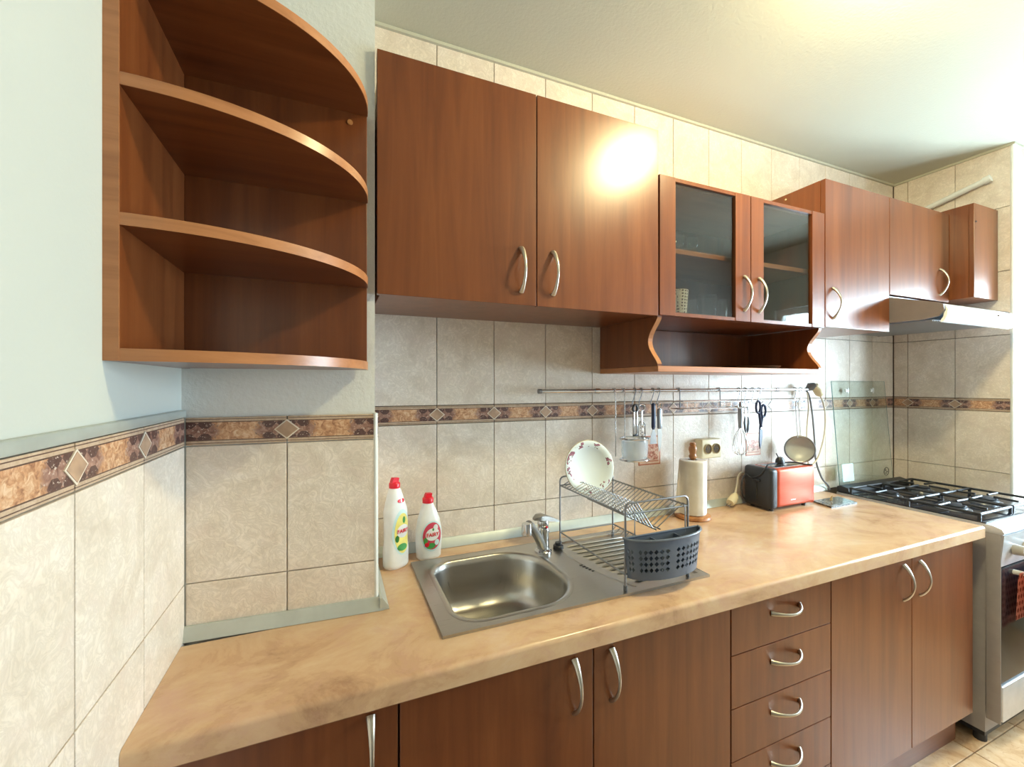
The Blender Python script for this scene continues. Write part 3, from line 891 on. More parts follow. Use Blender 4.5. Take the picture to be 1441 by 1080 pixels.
# burners and grates
for bx in (2.455, 2.73):
    for by, br in ((-0.205, 0.036), (-0.43, 0.046)):
        b = NB(); lathe(b, [(0, 0), (br + 0.014, 0), (br + 0.012, 0.006), (br, 0.009), (br, 0.014), (0, 0.014)], (bx, by, 0.861), 24); bn = part('burner', b, M['wire'], sv)
        b = NB(); lathe(b, [(0, 0), (br - 0.004, 0), (br - 0.004, 0.006), (br - 0.009, 0.009), (0, 0.009)], (bx, by, 0.876), 24); part('burner_cap', b, M['iron'], bn)
for gx in (2.455, 2.73):
    b = NB(); zt = 0.889; a = 0.128; ya_, yb_ = -0.558, -0.110
    def bar(p, q, w=0.0056):
        tube(b, [p, q], w, 6)
    for x in (gx - a, gx + a): bar((x, ya_, zt), (x, yb_, zt))
    for y in (ya_, yb_, (ya_ + yb_) / 2): bar((gx - a, y, zt), (gx + a, y, zt))
    for by in (-0.205, -0.43):
        for dx, dy in ((1, 0), (-1, 0), (0, 1), (0, -1)):
            bar((gx + dx * 0.03, by + dy * 0.03, zt + 0.002), (gx + dx * (a if dx else 0), by + dy * 0.105, zt), 0.005)
    for x in (gx - a, gx + a):
        for y in (ya_, yb_, (ya_ + yb_) / 2): bar((x, y, 0.862), (x, y, zt + 0.004), 0.006)
    part('grate', b, M['iron'], sv)
# cloth on the oven handle
b = NB()
nxg, nzg = 14, 10
gr = []
path = [(-0.640, 0.455), (-0.668, 0.455)]
prof = [(-0.635, 0.50), (-0.638, 0.58), (-0.641, 0.66), (-0.645, 0.684), (-0.655, 0.689), (-0.665, 0.684), (-0.669, 0.66), (-0.670, 0.60), (-0.671, 0.54), (-0.670, 0.48), (-0.668, 0.445)]
for i in range(nxg + 1):
    x = 2.385 + 0.24 * i / nxg
    col_ = []
    for (y, z) in prof:
        k = max(0, (0.69 - z)) / 0.25
        w = 0.006 * k * math.sin(i * 1.1)
        col_.append(b.verts.new((x + 0.012 * k * math.sin(i * 0.7), y + (w if y < -0.655 else 0), z)))
    gr.append(col_)
for i in range(nxg):
    for j in range(len(prof) - 1):
        b.faces.new((gr[i][j], gr[i + 1][j], gr[i + 1][j + 1], gr[i][j + 1]))
bmesh.ops.solidify(b, geom=b.faces[:], thickness=0.0025)
single('kitchen_cloth', b, M['mitt'], (2.53, -0.655, 0.445), 'pink cloth with dark dots hanging on the oven door handle', 'cloth', angle=80)

# ------------------------------------------------------------------ sink
sk = thing('sink', (0.586, -0.305, 0.86), 'stainless steel inset sink with a deep bowl and ribbed drainer', 'sink')
SX0, SX1, SY0, SY1, SZ = 0.213, 0.963, -0.503, -0.103, 0.8665
def rr(x0, x1, y0, y1, rl, rrt, n=10):
    """rounded rectangle outline, counter-clockwise, left/right radii"""
    pts = []
    for cx_, cy_, r, a0 in ((x1 - rrt, y1 - rrt, rrt, 0), (x0 + rl, y1 - rl, rl, PI / 2), (x0 + rl, y0 + rl, rl, PI), (x1 - rrt, y0 + rrt, rrt, 1.5 * PI)):
        for i in range(n + 1):
            a = a0 + PI / 2 * i / n
            pts.append((cx_ + r * math.cos(a), cy_ + r * math.sin(a)))
    return pts
bx0, bx1, by0, by1 = 0.256, 0.588, -0.474, -0.136
def bowl_loop(inset, shift=0):
    return rr(bx0 + inset, bx1 - inset, by0 + inset, by1 - inset, max(0.02, 0.070 - inset * 0.5), max(0.03, 0.130 - inset * 0.6))
levels = [(-0.012, SZ + 0.0002), (-0.007, SZ + 0.0012), (0.000, SZ), (0.004, SZ - 0.005), (0.007, SZ - 0.02), (0.010, SZ - 0.08), (0.014, SZ - 0.115), (0.024, SZ - 0.135), (0.042, SZ - 0.146), (0.075, SZ - 0.150)]
bm = NB(); loops = []
for ins, z in levels:
    loops.append([bm.verts.new((p[0], p[1], z)) for p in bowl_loop(ins)])
nL = len(loops[0])
for a, b in zip(loops[:-1], loops[1:]):
    for k in range(nL):
        bm.faces.new((a[k], a[(k + 1) % nL], b[(k + 1) % nL], b[k]))
bm.faces.new(loops[-1])
part('bowl', bm, M['steel'], sk, angle=50)
# rim plate
def plate_ring(bm, loop, x0, x1, y0, y1, z):
    cx_, cy_ = (x0 + x1) / 2, (y0 + y1) / 2
    outer = []
    for p in loop:
        dx, dy = p[0] - cx_, p[1] - cy_
        k = min(((x1 - cx_) / dx if dx > 0 else (x0 - cx_) / dx) if abs(dx) > 1e-9 else 1e9, ((y1 - cy_) / dy if dy > 0 else (y0 - cy_) / dy) if abs(dy) > 1e-9 else 1e9)
        outer.append([cx_ + dx * k, cy_ + dy * k])
    for c_ in ((x0, y0), (x0, y1), (x1, y0), (x1, y1)):
        i = min(range(len(outer)), key=lambda i: (outer[i][0] - c_[0]) ** 2 + (outer[i][1] - c_[1]) ** 2)
        outer[i] = list(c_)
    vi = [bm.verts.new((p[0], p[1], z)) for p in loop]; vo = [bm.verts.new((p[0], p[1], z)) for p in outer]
    n = len(vi)
    for k in range(n):
        bm.faces.new((vi[k], vo[k], vo[(k + 1) % n], vi[(k + 1) % n]))
bm = NB()
plate_ring(bm, bowl_loop(-0.012), SX0, 0.648, SY0, SY1, SZ)
# drainer: outline with a concave left edge, recessed by 4 mm
dx0, dx1, dy0, dy1 = 0.668, 0.945, -0.483, -0.132
dl = []
Nn = 14
for i in range(Nn + 1):   # left edge bottom->top, bowing into the drainer
    s = i / Nn
    y = dy0 + (dy1 - dy0) * s
    dl.append((dx0 + 0.050 * (1 - s) ** 2 - 0.004 + 0.02 * (2 * s - 1) ** 2, y))
do = list(reversed(dl)) + [(dx1, dy0), (dx1, dy1)]
cxm, cym = 0.80, -0.305
def shrink(pts, d): return [(p[0] + (d if p[0] < cxm else -d), p[1] + (d if p[1] < cym else -d) * (1 if abs(p[1] - cym) > 0.16 else 0)) for p in pts]
n = len(do)
x0p, x1p = 0.648, SX1
outv = []
for p in do:
    dx, dy = p[0] - cxm, p[1] - cym
    k = min(((x1p - cxm) / dx if dx > 0 else (x0p - cxm) / dx) if abs(dx) > 1e-9 else 1e9, ((SY1 - cym) / dy if dy > 0 else (SY0 - cym) / dy) if abs(dy) > 1e-9 else 1e9)
    outv.append([cxm + dx * k, cym + dy * k])
for c_ in ((x0p, SY0), (x0p, SY1), (x1p, SY0), (x1p, SY1)):
    i = min(range(n), key=lambda i: (outv[i][0] - c_[0]) ** 2 + (outv[i][1] - c_[1]) ** 2)
    outv[i] = list(c_)
vo = [bm.verts.new((p[0], p[1], SZ)) for p in outv]; v1 = [bm.verts.new((p[0], p[1], SZ)) for p in do]; v2 = [bm.verts.new((p[0], p[1], SZ - 0.0042)) for p in shrink(do, 0.006)]
for k in range(n):
    k2 = (k + 1) % n
    bm.faces.new((vo[k], vo[k2], v1[k2], v1[k])); bm.faces.new((v1[k], v1[k2], v2[k2], v2[k]))
bm.faces.new(v2)
# folded outer lip
for q in ((SX0, SX1, SY0 - 0.0022, SY0), (SX0, SX1, SY1, SY1 + 0.0022), (SX0 - 0.0022, SX0, SY0 - 0.0022, SY1 + 0.0022), (SX1, SX1 + 0.0022, SY0 - 0.0022, SY1 + 0.0022)):
    box(bm, q[0], q[1], q[2], q[3], 0.8602, SZ + 0.0004)
part('rim', bm, M['steel'], sk, angle=30)
b = NB(); tube(b, smooth_path([(p[0] - 0.003, p[1], SZ) for p in dl] + [(dl[-1][0] + 0.05, dy1 + 0.004, SZ), (dx1, dy1 + 0.004, SZ)], 2), 0.0036, 8, flat=0.6); part('drainer_edge', b, M['steel'], sk)
for i in range(11):
    y = dy0 + 0.030 + i * 0.0285
    xl_ = dx0 + 0.035 + 0.055 * (1 - (y - dy0) / (dy1 - dy0)) ** 2
    b = NB(); tube(b, [(xl_, y, SZ - 0.004), (xl_ + 0.01, y, SZ - 0.0015), (dx1 - 0.03, y, SZ - 0.0015), (dx1 - 0.018, y, SZ - 0.004)], [0.001, 0.0042, 0.0042, 0.001], 8, flat=0.6)
    part('drainer_rib', b, M['steel'], sk)
for i in range(5):
    b = NB(); y = -0.315 - i * 0.0115
    box(b, 0.662 + i * 0.003, 0.674 + i * 0.003, y - 0.0022, y + 0.0022, SZ - 0.0030, SZ + 0.0012)
    part('overflow_slot', b, M['black'], sk)
b = NB(); lathe(b, [(0, 0.0), (0.034, 0.0), (0.036, 0.002), (0.030, 0.003), (0.0, 0.0015)], (0.41, -0.31, SZ - 0.150), 24); part('drain', b, M['chrome'], sk)

# faucet
fa = thing('faucet', (0.622, -0.182, SZ), 'chrome single-lever mixer tap at the back of the sink bowl', 'faucet')
fx, fy = 0.610, -0.182
b = NB(); lathe(b, [(0, 0), (0.027, 0), (0.027, 0.006), (0.023, 0.010), (0.019, 0.012), (0.0185, 0.062), (0.020, 0.068), (0.018, 0.080), (0.0, 0.085)], (fx, fy, SZ), 24); body = part('body', b, M['chrome'], fa)
b = NB(); tube(b, [(fx - 0.006, fy - 0.008, SZ + 0.020), (fx - 0.036, fy - 0.032, SZ + 0.065), (fx - 0.070, fy - 0.060, SZ + 0.108), (fx - 0.084, fy - 0.072, SZ + 0.118)], [0.0135, 0.0130, 0.0125, 0.0135], 14); part('spout', b, M['lever'], fa)
b = NB(); lathe(b, [(0, 0.018), (0.014, 0.016), (0.0155, 0.0), (0.0155, -0.016), (0.013, -0.018), (0, -0.018)], (fx - 0.094, fy - 0.080, SZ + 0.110), 18); part('nozzle', b, M['chrome'], fa)
b = NB(); sphere(b, (fx, fy, SZ + 0.092), 0.019, 16); part('cartridge', b, M['chrome'], fa)
b = NB()
v = []
for (x, y, z, w, h) in ((-0.040, -0.014, 0.112, 0.007, 0.003), (-0.022, -0.008, 0.114, 0.017, 0.006), (0.0, 0.0, 0.110, 0.017, 0.008), (0.03, 0.006, 0.100, 0.011, 0.006), (0.062, 0.012, 0.088, 0.006, 0.003)):
    v.append([b.verts.new((fx + x + dx, fy + y + dy * w, SZ + z + dz * h)) for dx, dy, dz in ((0, -1, -1), (0, 1, -1), (0, 1, 1), (0, -1, 1))])
for p, q in zip(v[:-1], v[1:]):
    for k in range(4): b.faces.new((p[k], p[(k + 1) % 4], q[(k + 1) % 4], q[k]))
b.faces.new(v[0]); b.faces.new(v[-1])
bmesh.ops.subdivide_edges(b, edges=b.edges[:], cuts=1, smooth=0.4)
part('lever', b, M['lever'], fa, angle=60)
b = NB(); sphere(b, (fx + 0.004, fy - 0.019, SZ + 0.083), 0.0035, 8); part('temperature_dot', b, M['red'], fa)

b = NB(); lathe(b, [(0, 0), (0.017, 0), (0.0165, 0.010), (0.014, 0.012), (0.010, 0.012), (0.010, 0.020), (0.0, 0.021)], (0.668, -0.176, SZ + 0.0002), 18)
single('sink_plug', b, M['black'], (0.668, -0.176, SZ), 'small black rubber plug on the sink beside the tap', 'plug')

# ------------------------------------------------------------------ dish rack
RXa, RXb, RYa, RYb = 0.690, 0.900, -0.490, -0.148
ZT, ZR, ZV, ZL = 1.090, 1.062, 1.008, 0.908
rk = thing('dish_rack', (0.795, -0.32, SZ), 'grey wire two-tier dish drying rack standing on the drainer', 'dish rack')
zf = SZ - 0.004
for y in (RYb, RYa):
    b = NB(); r = 0.014
    pts = [(RXa, y, zf)] + [(RXa, y, ZT - r)] + [(RXa + r - r * math.cos(a), y, ZT - r + r * math.sin(a)) for a in (PI / 6, PI / 3, PI / 2)] + [(RXb - r + r * math.sin(a), y, ZT - r + r * math.cos(a)) for a in (0, PI / 6, PI / 3, PI / 2)] + [(RXb, y, zf)]
    tube(b, pts, 0.0028, 8); fr_ = part('end_frame', b, M['wire'], rk)
    for x in (RXa, RXb):
        b = NB(); cyl(b, (x, y, zf), (x, y, zf + 0.016), 0.0048, 10); part('foot', b, M['grey_cable'], fr_)
for x, z in ((RXa, ZR), (RXb, ZR), (RXa, ZL), (RXb, ZL)):
    b = NB(); tube(b, [(x, RYa, z), (x, RYb, z)], 0.0026, 8); part('side_rail', b, M['wire'], rk)
xm = (RXa + RXb) / 2
for x in (xm - 0.001, xm + 0.012):
    b = NB(); tube(b, [(x, RYa + 0.004, ZV), (x, RYb - 0.004, ZV)], 0.0018, 6); part('valley_rail', b, M['wire'], rk)
for y in (RYa, RYb):
    b = NB(); tube(b, [(RXa, y, ZR), (RXb, y, ZR)], 0.0022, 6); part('cross_rail', b, M['wire'], rk)
    b = NB(); tube(b, [(RXa, y, ZL), (RXb, y, ZL)], 0.0022, 6); part('cross_rail', b, M['wire'], rk)
b = NB(); tube(b, [(RXa, 0, ZR + 0.002), (RXa + 0.040, 0, ZR + 0.020), (RXa + 0.050, 0, ZR + 0.020), (xm - 0.002, 0, ZV), (xm + 0.012, 0, ZV), (RXb, 0, ZR + 0.003)], 0.0015, 6)
wm = finish(b, 'plate_wire', mat=M['wire'])
for i in range(20):
    y = RYa + 0.016 + i * (RYb - RYa - 0.03) / 19
    o = link('plate_wire', wm, rk); o.location = Vector((0, y, 0)) - ORG[rk]
b = NB(); tube(b, [(RXb, 0, ZL), (RXb - 0.018, 0, ZL - 0.016), (RXb - 0.05, 0, ZL - 0.016)], 0.0013, 6)
wm2 = finish(b, 'lower_wire', mat=M['wire'])
for i in range(14):
    y = RYa + 0.02 + i * (RYb - RYa - 0.04) / 13
    o = link('lower_wire', wm2, rk); o.location = Vector((0, y, 0)) - ORG[rk]

# cutlery caddy hooked on the front of the rack
ca = thing('cutlery_caddy', (0.80, -0.50, 0.905), 'blue-grey half-round plastic cutlery caddy with diamond holes on the dish rack', 'caddy')
cxc, cyc, ax, ay = 0.805, -0.496, 0.124, 0.052
z0c, z1c = 0.902, 1.004
def cpt(th, z, k=1.0):
    s = 0.90 + 0.10 * (z - z0c) / (z1c - z0c)
    return (cxc + ax * s * k * math.cos(th), cyc - ay * s * k * math.sin(th), z)
b = NB()
NTh, NZ = 22, 5
zz0, zz1 = z0c + 0.018, z1c - 0.022
def q(th0, th1, za, zb):
    b.faces.new([b.verts.new(p) for p in (cpt(th0, za), cpt(th1, za), cpt(th1, zb), cpt(th0, zb))])
for i in range(NTh):
    t0, t1 = PI * i / NTh, PI * (i + 1) / NTh
    q(t0, t1, z0c, zz0); q(t0, t1, zz1, z1c)
    for j in range(4):
        za, zb = zz0 + (zz1 - zz0) * j / 4, zz0 + (zz1 - zz0) * (j + 1) / 4
        if i in (0, NTh - 1, NTh // 2, NTh // 2 - 8, NTh // 2 + 7) :
            q(t0, t1, za, zb)
        else:
            cv = [b.verts.new(cpt(t, z)) for t, z in ((t0, za), (t1, za), (t1, zb), (t0, zb))]
            tm, zm = (t0 + t1) / 2, (za + zb) / 2; dt, dzz = (t1 - t0) * 0.43, (zb - za) * 0.42
            dv = [b.verts.new(cpt(t, z)) for t, z in ((tm, zm - dzz), (tm + dt, zm), (tm, zm + dzz), (tm - dt, zm))]
            for k in range(4):
                b.faces.new((cv[k], cv[(k + 1) % 4], dv[k])); b.faces.new((cv[(k + 1) % 4], dv[(k + 1) % 4], dv[k]))
bmesh.ops.remove_doubles(b, verts=b.verts, dist=0.00005)
bmesh.ops.recalc_face_normals(b, faces=b.faces)
bmesh.ops.solidify(b, geom=b.faces[:], thickness=0.0022)
part('front_wall', b, M['basket'], ca, angle=50)
b = NB(); prism(b, [(cxc - ax * 0.9, z0c), (cxc + ax * 0.9, z0c), (cxc + ax, z1c), (cxc - ax, z1c)], 'y', cyc - 0.0012, cyc + 0.0012); part('back_wall', b, M['basket'], ca)
b = NB(); prism(b, [cpt(PI * i / 20, z0c, 0.98)[:2] for i in range(21)], 'z', z0c, z0c + 0.002); part('floor', b, M['basket'], ca)
b = NB(); tube(b, [cpt(PI * i / 24, z1c, 1.01) for i in range(25)], 0.0032, 8); tube(b, [(cxc - ax, cyc, z1c), (cxc + ax, cyc, z1c)], 0.0026, 8); part('rim', b, M['basket'], ca)
for x in (cxc - 0.04, cxc + 0.04):
    b = NB(); box(b, x - 0.001, x + 0.001, cyc - ay * 0.85, cyc, z0c + 0.002, z1c - 0.008); part('divider', b, M['basket'], ca)
for x in (cxc - 0.09, cxc + 0.08):
    b = NB(); tube(b, [(x, cyc, z1c - 0.01), (x, cyc, 1.058), (x, cyc + 0.004, 1.066), (x, RYa + 0.004, 1.067)], 0.0016, 6); part('hook', b, M['wire'], ca)

# plate in the rack
plt = link('dinner_plate', None)
b = NB(); lathe(b, [(0.0, 0.0), (0.050, 0.0), (0.058, 0.003), (0.064, 0.008), (0.074, 0.011), (0.087, 0.014), (0.0875, 0.0155), (0.086, 0.0165), (0.074, 0.0135), (0.063, 0.0105), (0.056, 0.005), (0.0, 0.004)], (0, 0, 0), 48, close=False)
bpy.data.objects.remove(plt)
o = link('dinner_plate', finish(b, 'dinner_plate', mat=M['plate'], angle=60))
o.location = (0.764, -0.200, 1.126); o.rotation_euler = (R(80), 0, R(-6))
props(o, 'white floral-rimmed plate standing in the dish rack', 'plate')

# ------------------------------------------------------------------ washing-up bottles
def interp(tab, z):
    for (a, b) in zip(tab[:-1], tab[1:]):
        if a[0] <= z <= b[0]:
            t = (z - a[0]) / (b[0] - a[0] + 1e-9); t = t * t * (3 - 2 * t) * 0.5 + t * 0.5
            return tuple(a[i] + (b[i] - a[i]) * t for i in (1, 2, 3))
    return tab[-1][1:]
def bottle(name, loc, rz, tab, H, label, lab):
    """tab rows: z, half width, half depth, x shift"""
    t = thing(name, loc, label, 'bottle', 'washing-up liquid bottles in the corner', rz)
    b = NB(); rings = []; S = 36
    zs = [tab[-1][0] * i / 34 for i in range(35)]
    for z in zs:
        rx, ry, sh = interp(tab, z)
        rings.append([b.verts.new((sh + rx * math.copysign(abs(math.cos(2 * PI * k / S)) ** 0.85, math.cos(2 * PI * k / S)), ry * math.copysign(abs(math.sin(2 * PI * k / S)) ** 0.85, math.sin(2 * PI * k / S)), z)) for k in range(S)])
    for a, c_ in zip(rings[:-1], rings[1:]):
        for k in range(S): b.faces.new((a[k], a[(k + 1) % S], c_[(k + 1) % S], c_[k]))
    b.faces.new(list(reversed(rings[0]))); b.faces.new(rings[-1])
    body = part('body', b, M['bottle'], t, angle=50)
    zt = tab[-1][0]; sh = tab[-1][3]; r = tab[-1][1]
    b = NB(); lathe(b, [(0, 0), (r + 0.002, 0), (r + 0.0022, 0.013), (r, 0.016), (0.0065, 0.017), (0.0062, 0.024), (0, 0.025)], (sh, 0, zt), 20); cap = part('cap', b, M['red'], t)
    b = NB(); prism(b, [(sh - 0.012, zt + 0.016), (sh + 0.009, zt + 0.016), (sh + 0.012, zt + 0.028), (sh - 0.006, zt + 0.030), (sh - 0.009, zt + 0.025)], 'y', -0.007, 0.007); part('flip_spout', b, M['red'], cap)
    def surf(x, z, off_):
        rx, ry, s_ = interp(tab, max(0.0, min(z, zt)))
        u = max(-0.98, min(0.98, (x - s_) / rx))
        return (x, -ry * (1 - abs(u) ** (2 / 0.85)) ** (0.85 / 2) - off_, z)
    def decal(nm, cx_, cz_, a, c_, mat, lay, parent, a0=0, a1=2 * PI, rin=0.0):
        b = NB(); rows = []
        for i in range(6):
            k = rin + (1 - rin) * i / 5
            rows.append([b.verts.new(surf(cx_ + a * k * math.cos(a0 + (a1 - a0) * j / 28), cz_ + c_ * k * math.sin(a0 + (a1 - a0) * j / 28), 0.0005 * lay)) for j in range(29)])
        for p, q_ in zip(rows[:-1], rows[1:]):
            for j in range(28): b.faces.new((p[j], p[j + 1], q_[j + 1], q_[j]))
        bmesh.ops.remove_doubles(b, verts=b.verts, dist=0.00001)
        return part(nm, b, M[mat], parent)
    def letters(body_, size, cx_, cz_, mat, lay, parent):
        b = text_mesh(body_, size)
        for v in b.verts:
            v.co = Vector(surf(cx_ + v.co.x, cz_ + v.co.y, 0.0005 * lay))
        return part('lettering', b, M[mat], parent, smooth=False)
    lab(body, decal, letters)
    return t
def lab1(p, decal, letters):
    decal('label', 0.004, 0.105, 0.030, 0.066, 'pale_blue', 1, p)
    decal('label_lemon', 0.006, 0.102, 0.026, 0.058, 'yellow', 2, p)
    decal('label_leaf', 0.004, 0.062, 0.017, 0.010, 'green', 3, p)
    decal('label_leaf', -0.012, 0.088, 0.006, 0.010, 'green', 3, p)
    decal('label_leaf', 0.010, 0.140, 0.005, 0.010, 'green', 3, p)
    decal('label_white', 0.007, 0.108, 0.021, 0.019, 'white', 4, p)
    letters('FAIRY', 0.0155, 0.007, 0.108, 'red', 6, p)
    decal('badge', 0.004, 0.196, 0.013, 0.006, 'red', 2, p)
    decal('badge_bar', 0.004, 0.196, 0.002, 0.008, 'white', 3, p)
bottle('dish_soap_bottle', (0.168, -0.094, 0.8602), R(27), [(0.0, 0.034, 0.024, 0), (0.006, 0.038, 0.028, 0), (0.05, 0.0385, 0.028, 0), (0.085, 0.035, 0.025, 0.0), (0.13, 0.036, 0.026, 0.0), (0.165, 0.036, 0.026, -0.001), (0.185, 0.030, 0.024, -0.002), (0.205, 0.024, 0.021, -0.003), (0.226, 0.0175, 0.0175, -0.004), (0.232, 0.0140, 0.0140, -0.004)], 0.257,
       'taller white soap bottle with yellow FAIRY label and red cap', lab1)
def lab2(p, decal, letters):
    decal('label', 0.002, 0.072, 0.034, 0.046, 'pale_blue', 1, p)
    decal('label_red', 0.002, 0.073, 0.030, 0.041, 'crimson', 2, p)
    decal('label_leaf', -0.004, 0.044, 0.015, 0.009, 'green', 3, p)
    decal('label_leaf', -0.020, 0.060, 0.006, 0.011, 'green', 3, p)
    decal('label_berry', -0.016, 0.049, 0.007, 0.007, 'red', 4, p)
    decal('label_berry', 0.016, 0.052, 0.008, 0.009, 'pale_blue', 3, p)
    decal('label_white', 0.002, 0.078, 0.0225, 0.019, 'white', 4, p)
    decal('label_white', 0.012, 0.098, 0.008, 0.009, 'white', 4, p)
    decal('label_leaf', 0.003, 0.093, 0.003, 0.004, 'green', 6, p)
    letters('FAIRY', 0.0158, 0.002, 0.077, 'red', 6, p)
bottle('dish_soap_bottle', (0.271, -0.066, 0.8602), R(10), [(0.0, 0.034, 0.022, 0), (0.005, 0.038, 0.026, 0), (0.05, 0.0405, 0.028, 0), (0.085, 0.0405, 0.028, 0), (0.115, 0.035, 0.026, 0.0), (0.14, 0.027, 0.022, -0.001), (0.160, 0.0185, 0.0180, -0.002), (0.170, 0.0150, 0.0150, -0.002)], 0.2,
       'shorter white soap bottle with red FAIRY label and red cap', lab2)

# ------------------------------------------------------------------ paper towel on a wooden holder
pt = thing('paper_towel_holder', (1.337, -0.082, 0.8602), 'white paper towel roll on a wooden holder with a turned knob', 'paper towel')
px_, py_ = 1.337, -0.082
b = NB(); lathe(b, [(0, 0), (0.066, 0), (0.070, 0.004), (0.068, 0.012), (0.060, 0.016), (0, 0.016)], (px_, py_, 0.8602), 32); part('base', b, M['knob_wood'], pt)
b = NB(); lathe(b, [(0.0085, 0.016), (0.0085, 0.234), (0.013, 0.238), (0.0155, 0.246), (0.012, 0.254), (0.0135, 0.262), (0.0165, 0.272), (0.0155, 0.282), (0.011, 0.288), (0.013, 0.294), (0.010, 0.301), (0, 0.303)], (px_, py_, 0.8602), 20, close=False); part('post', b, M['knob_wood'], pt)
b = NB(); lathe(b, [(0.018, 0.018), (0.0505, 0.018), (0.052, 0.024), (0.052, 0.226), (0.0505, 0.232), (0.018, 0.232)], (px_, py_, 0.8602), 36, close=False); rl = part('roll', b, M['paper'], pt)
b = NB(); cols = []
for i in range(13):
    s = i / 12
    colv = []
    for j in range(9):
        z = 0.8602 + 0.020 + 0.210 * j / 8
        drop = 1 - j / 8
        if s < 0.5:
            a = PI * 1.5 - PI * 0.55 * (s / 0.5); x = px_ + 0.0535 * math.cos(a); y = py_ + 0.0535 * math.sin(a)
        else:
            k = (s - 0.5) / 0.5
            a = PI * 0.95; x = px_ + 0.0535 * math.cos(a) - 0.030 * k * (0.25 + drop); y = py_ + 0.0535 * math.sin(a) + 0.015 * math.sin(k * 2.5) - 0.012 * k
        colv.append(b.verts.new((x, y, z)))
    cols.append(colv)
for p, q_ in zip(cols[:-1], cols[1:]):
    for j in range(8): b.faces.new((p[j], q_[j], q_[j + 1], p[j + 1]))
bmesh.ops.solidify(b, geom=b.faces[:], thickness=0.001)
part('loose_sheet', b, M['paper'], rl, angle=60)

# ------------------------------------------------------------------ toaster
to = thing('toaster', (1.826, -0.100, 0.8602), 'black and red metallic two-slice toaster on the worktop', 'toaster', None, 0.0)
Wt, Dt, Ht = 0.285, 0.125, 0.172
def rbox(b, x0, x1, y0, y1, z0, z1, r, seg=4):
    vs_ = box(b, x0, x1, y0, y1, z0, z1)
    es = list({e for v in vs_ for e in v.link_edges})
    bmesh.ops.bevel(b, geom=es, offset=r, segments=seg, affect='EDGES', profile=0.5)
b = NB(); rbox(b, -Wt / 2 + 0.046, Wt / 2 - 0.002, -Dt / 2, Dt / 2, 0.012, Ht + 0.006, 0.014); part('shell', b, M['red_metal'], to)
b = NB(); rbox(b, -Wt / 2, -Wt / 2 + 0.047, -Dt / 2 - 0.003, Dt / 2 + 0.003, 0.008, Ht + 0.008, 0.014); ec = part('end_cap', b, M['black'], to)
b = NB(); rbox(b, -Wt / 2 - 0.010, -Wt / 2 + 0.004, -0.018, 0.018, 0.118, 0.130, 0.004, 2); part('lever', b, M['black_gloss'], ec)
b = NB(); box(b, -Wt / 2 - 0.0006, -Wt / 2 + 0.004, -0.003, 0.003, 0.045, 0.125); part('lever_slot', b, M['black_gloss'], ec)
b = NB(); rbox(b, Wt / 2 - 0.020, Wt / 2 + 0.006, -Dt / 2 + 0.002, Dt / 2 - 0.002, 0.010, Ht + 0.004, 0.010); part('end_cap', b, M['red_metal'], to)
for y in (-0.024, 0.024):
    b = NB(); box(b, -Wt / 2 + 0.065, Wt / 2 - 0.05, y - 0.012, y + 0.012, Ht - 0.01, Ht + 0.0068); part('slot', b, M['black_gloss'], to)
b = NB(); box(b, -Wt / 2 + 0.056, Wt / 2 - 0.03, -Dt / 2 + 0.02, Dt / 2 - 0.02, Ht, Ht + 0.0064); part('top_plate', b, M['steel'], to)
for x in (-Wt / 2 + 0.03, Wt / 2 - 0.045):
    for y in (-Dt / 2 + 0.02, Dt / 2 - 0.02):
        b = NB(); cyl(b, (x, y, 0.0), (x, y, 0.014), 0.009, 10); part('foot', b, M['black'], to)
b = NB(); box(b, -0.015, 0.015, -Dt / 2 - 0.0006, -Dt / 2 + 0.002, 0.038, 0.042); part('badge', b, M['silver'], to)
ht = Ht + 0.011
b = NB(); tube(b, smooth_path([(-Wt / 2 + 0.02, Dt / 2 + 0.005, 0.02), (-Wt / 2 - 0.035, Dt / 2 - 0.02, 0.05), (-Wt / 2 - 0.050, Dt / 2 - 0.03, 0.11), (-Wt / 2 - 0.015, Dt / 2 - 0.02, 0.14), (-Wt / 2 - 0.006, 0.02, 0.13), (-Wt / 2 - 0.004, -0.02, 0.15), (-Wt / 2 + 0.01, -0.04, ht + 0.008), (-Wt / 2 + 0.05, -0.02, ht + 0.007), (-0.01, 0.0, ht + 0.004)]), 0.0032, 8)
cord = part('cord', b, M['black'], to)
b = NB(); tube(b, smooth_path([(0.015, 0.0, ht + 0.002), (0.06, -0.02, ht + 0.006), (0.105, -0.045, ht - 0.002), (0.13, -0.06, ht - 0.003)]), 0.0032, 8); part('cord', b, M['black'], to)
b = NB(); lathe(b, [(0, 0), (0.020, 0.002), (0.022, 0.010), (0.020, 0.022), (0.013, 0.032), (0.0, 0.036)], (0.005, 0.0, ht - 0.004), 18, sy=0.8)
tube(b, [(0.0, 0.004, ht + 0.028), (-0.014, 0.004, ht + 0.046)], 0.0024, 8)
part('plug', b, M['black'], to)

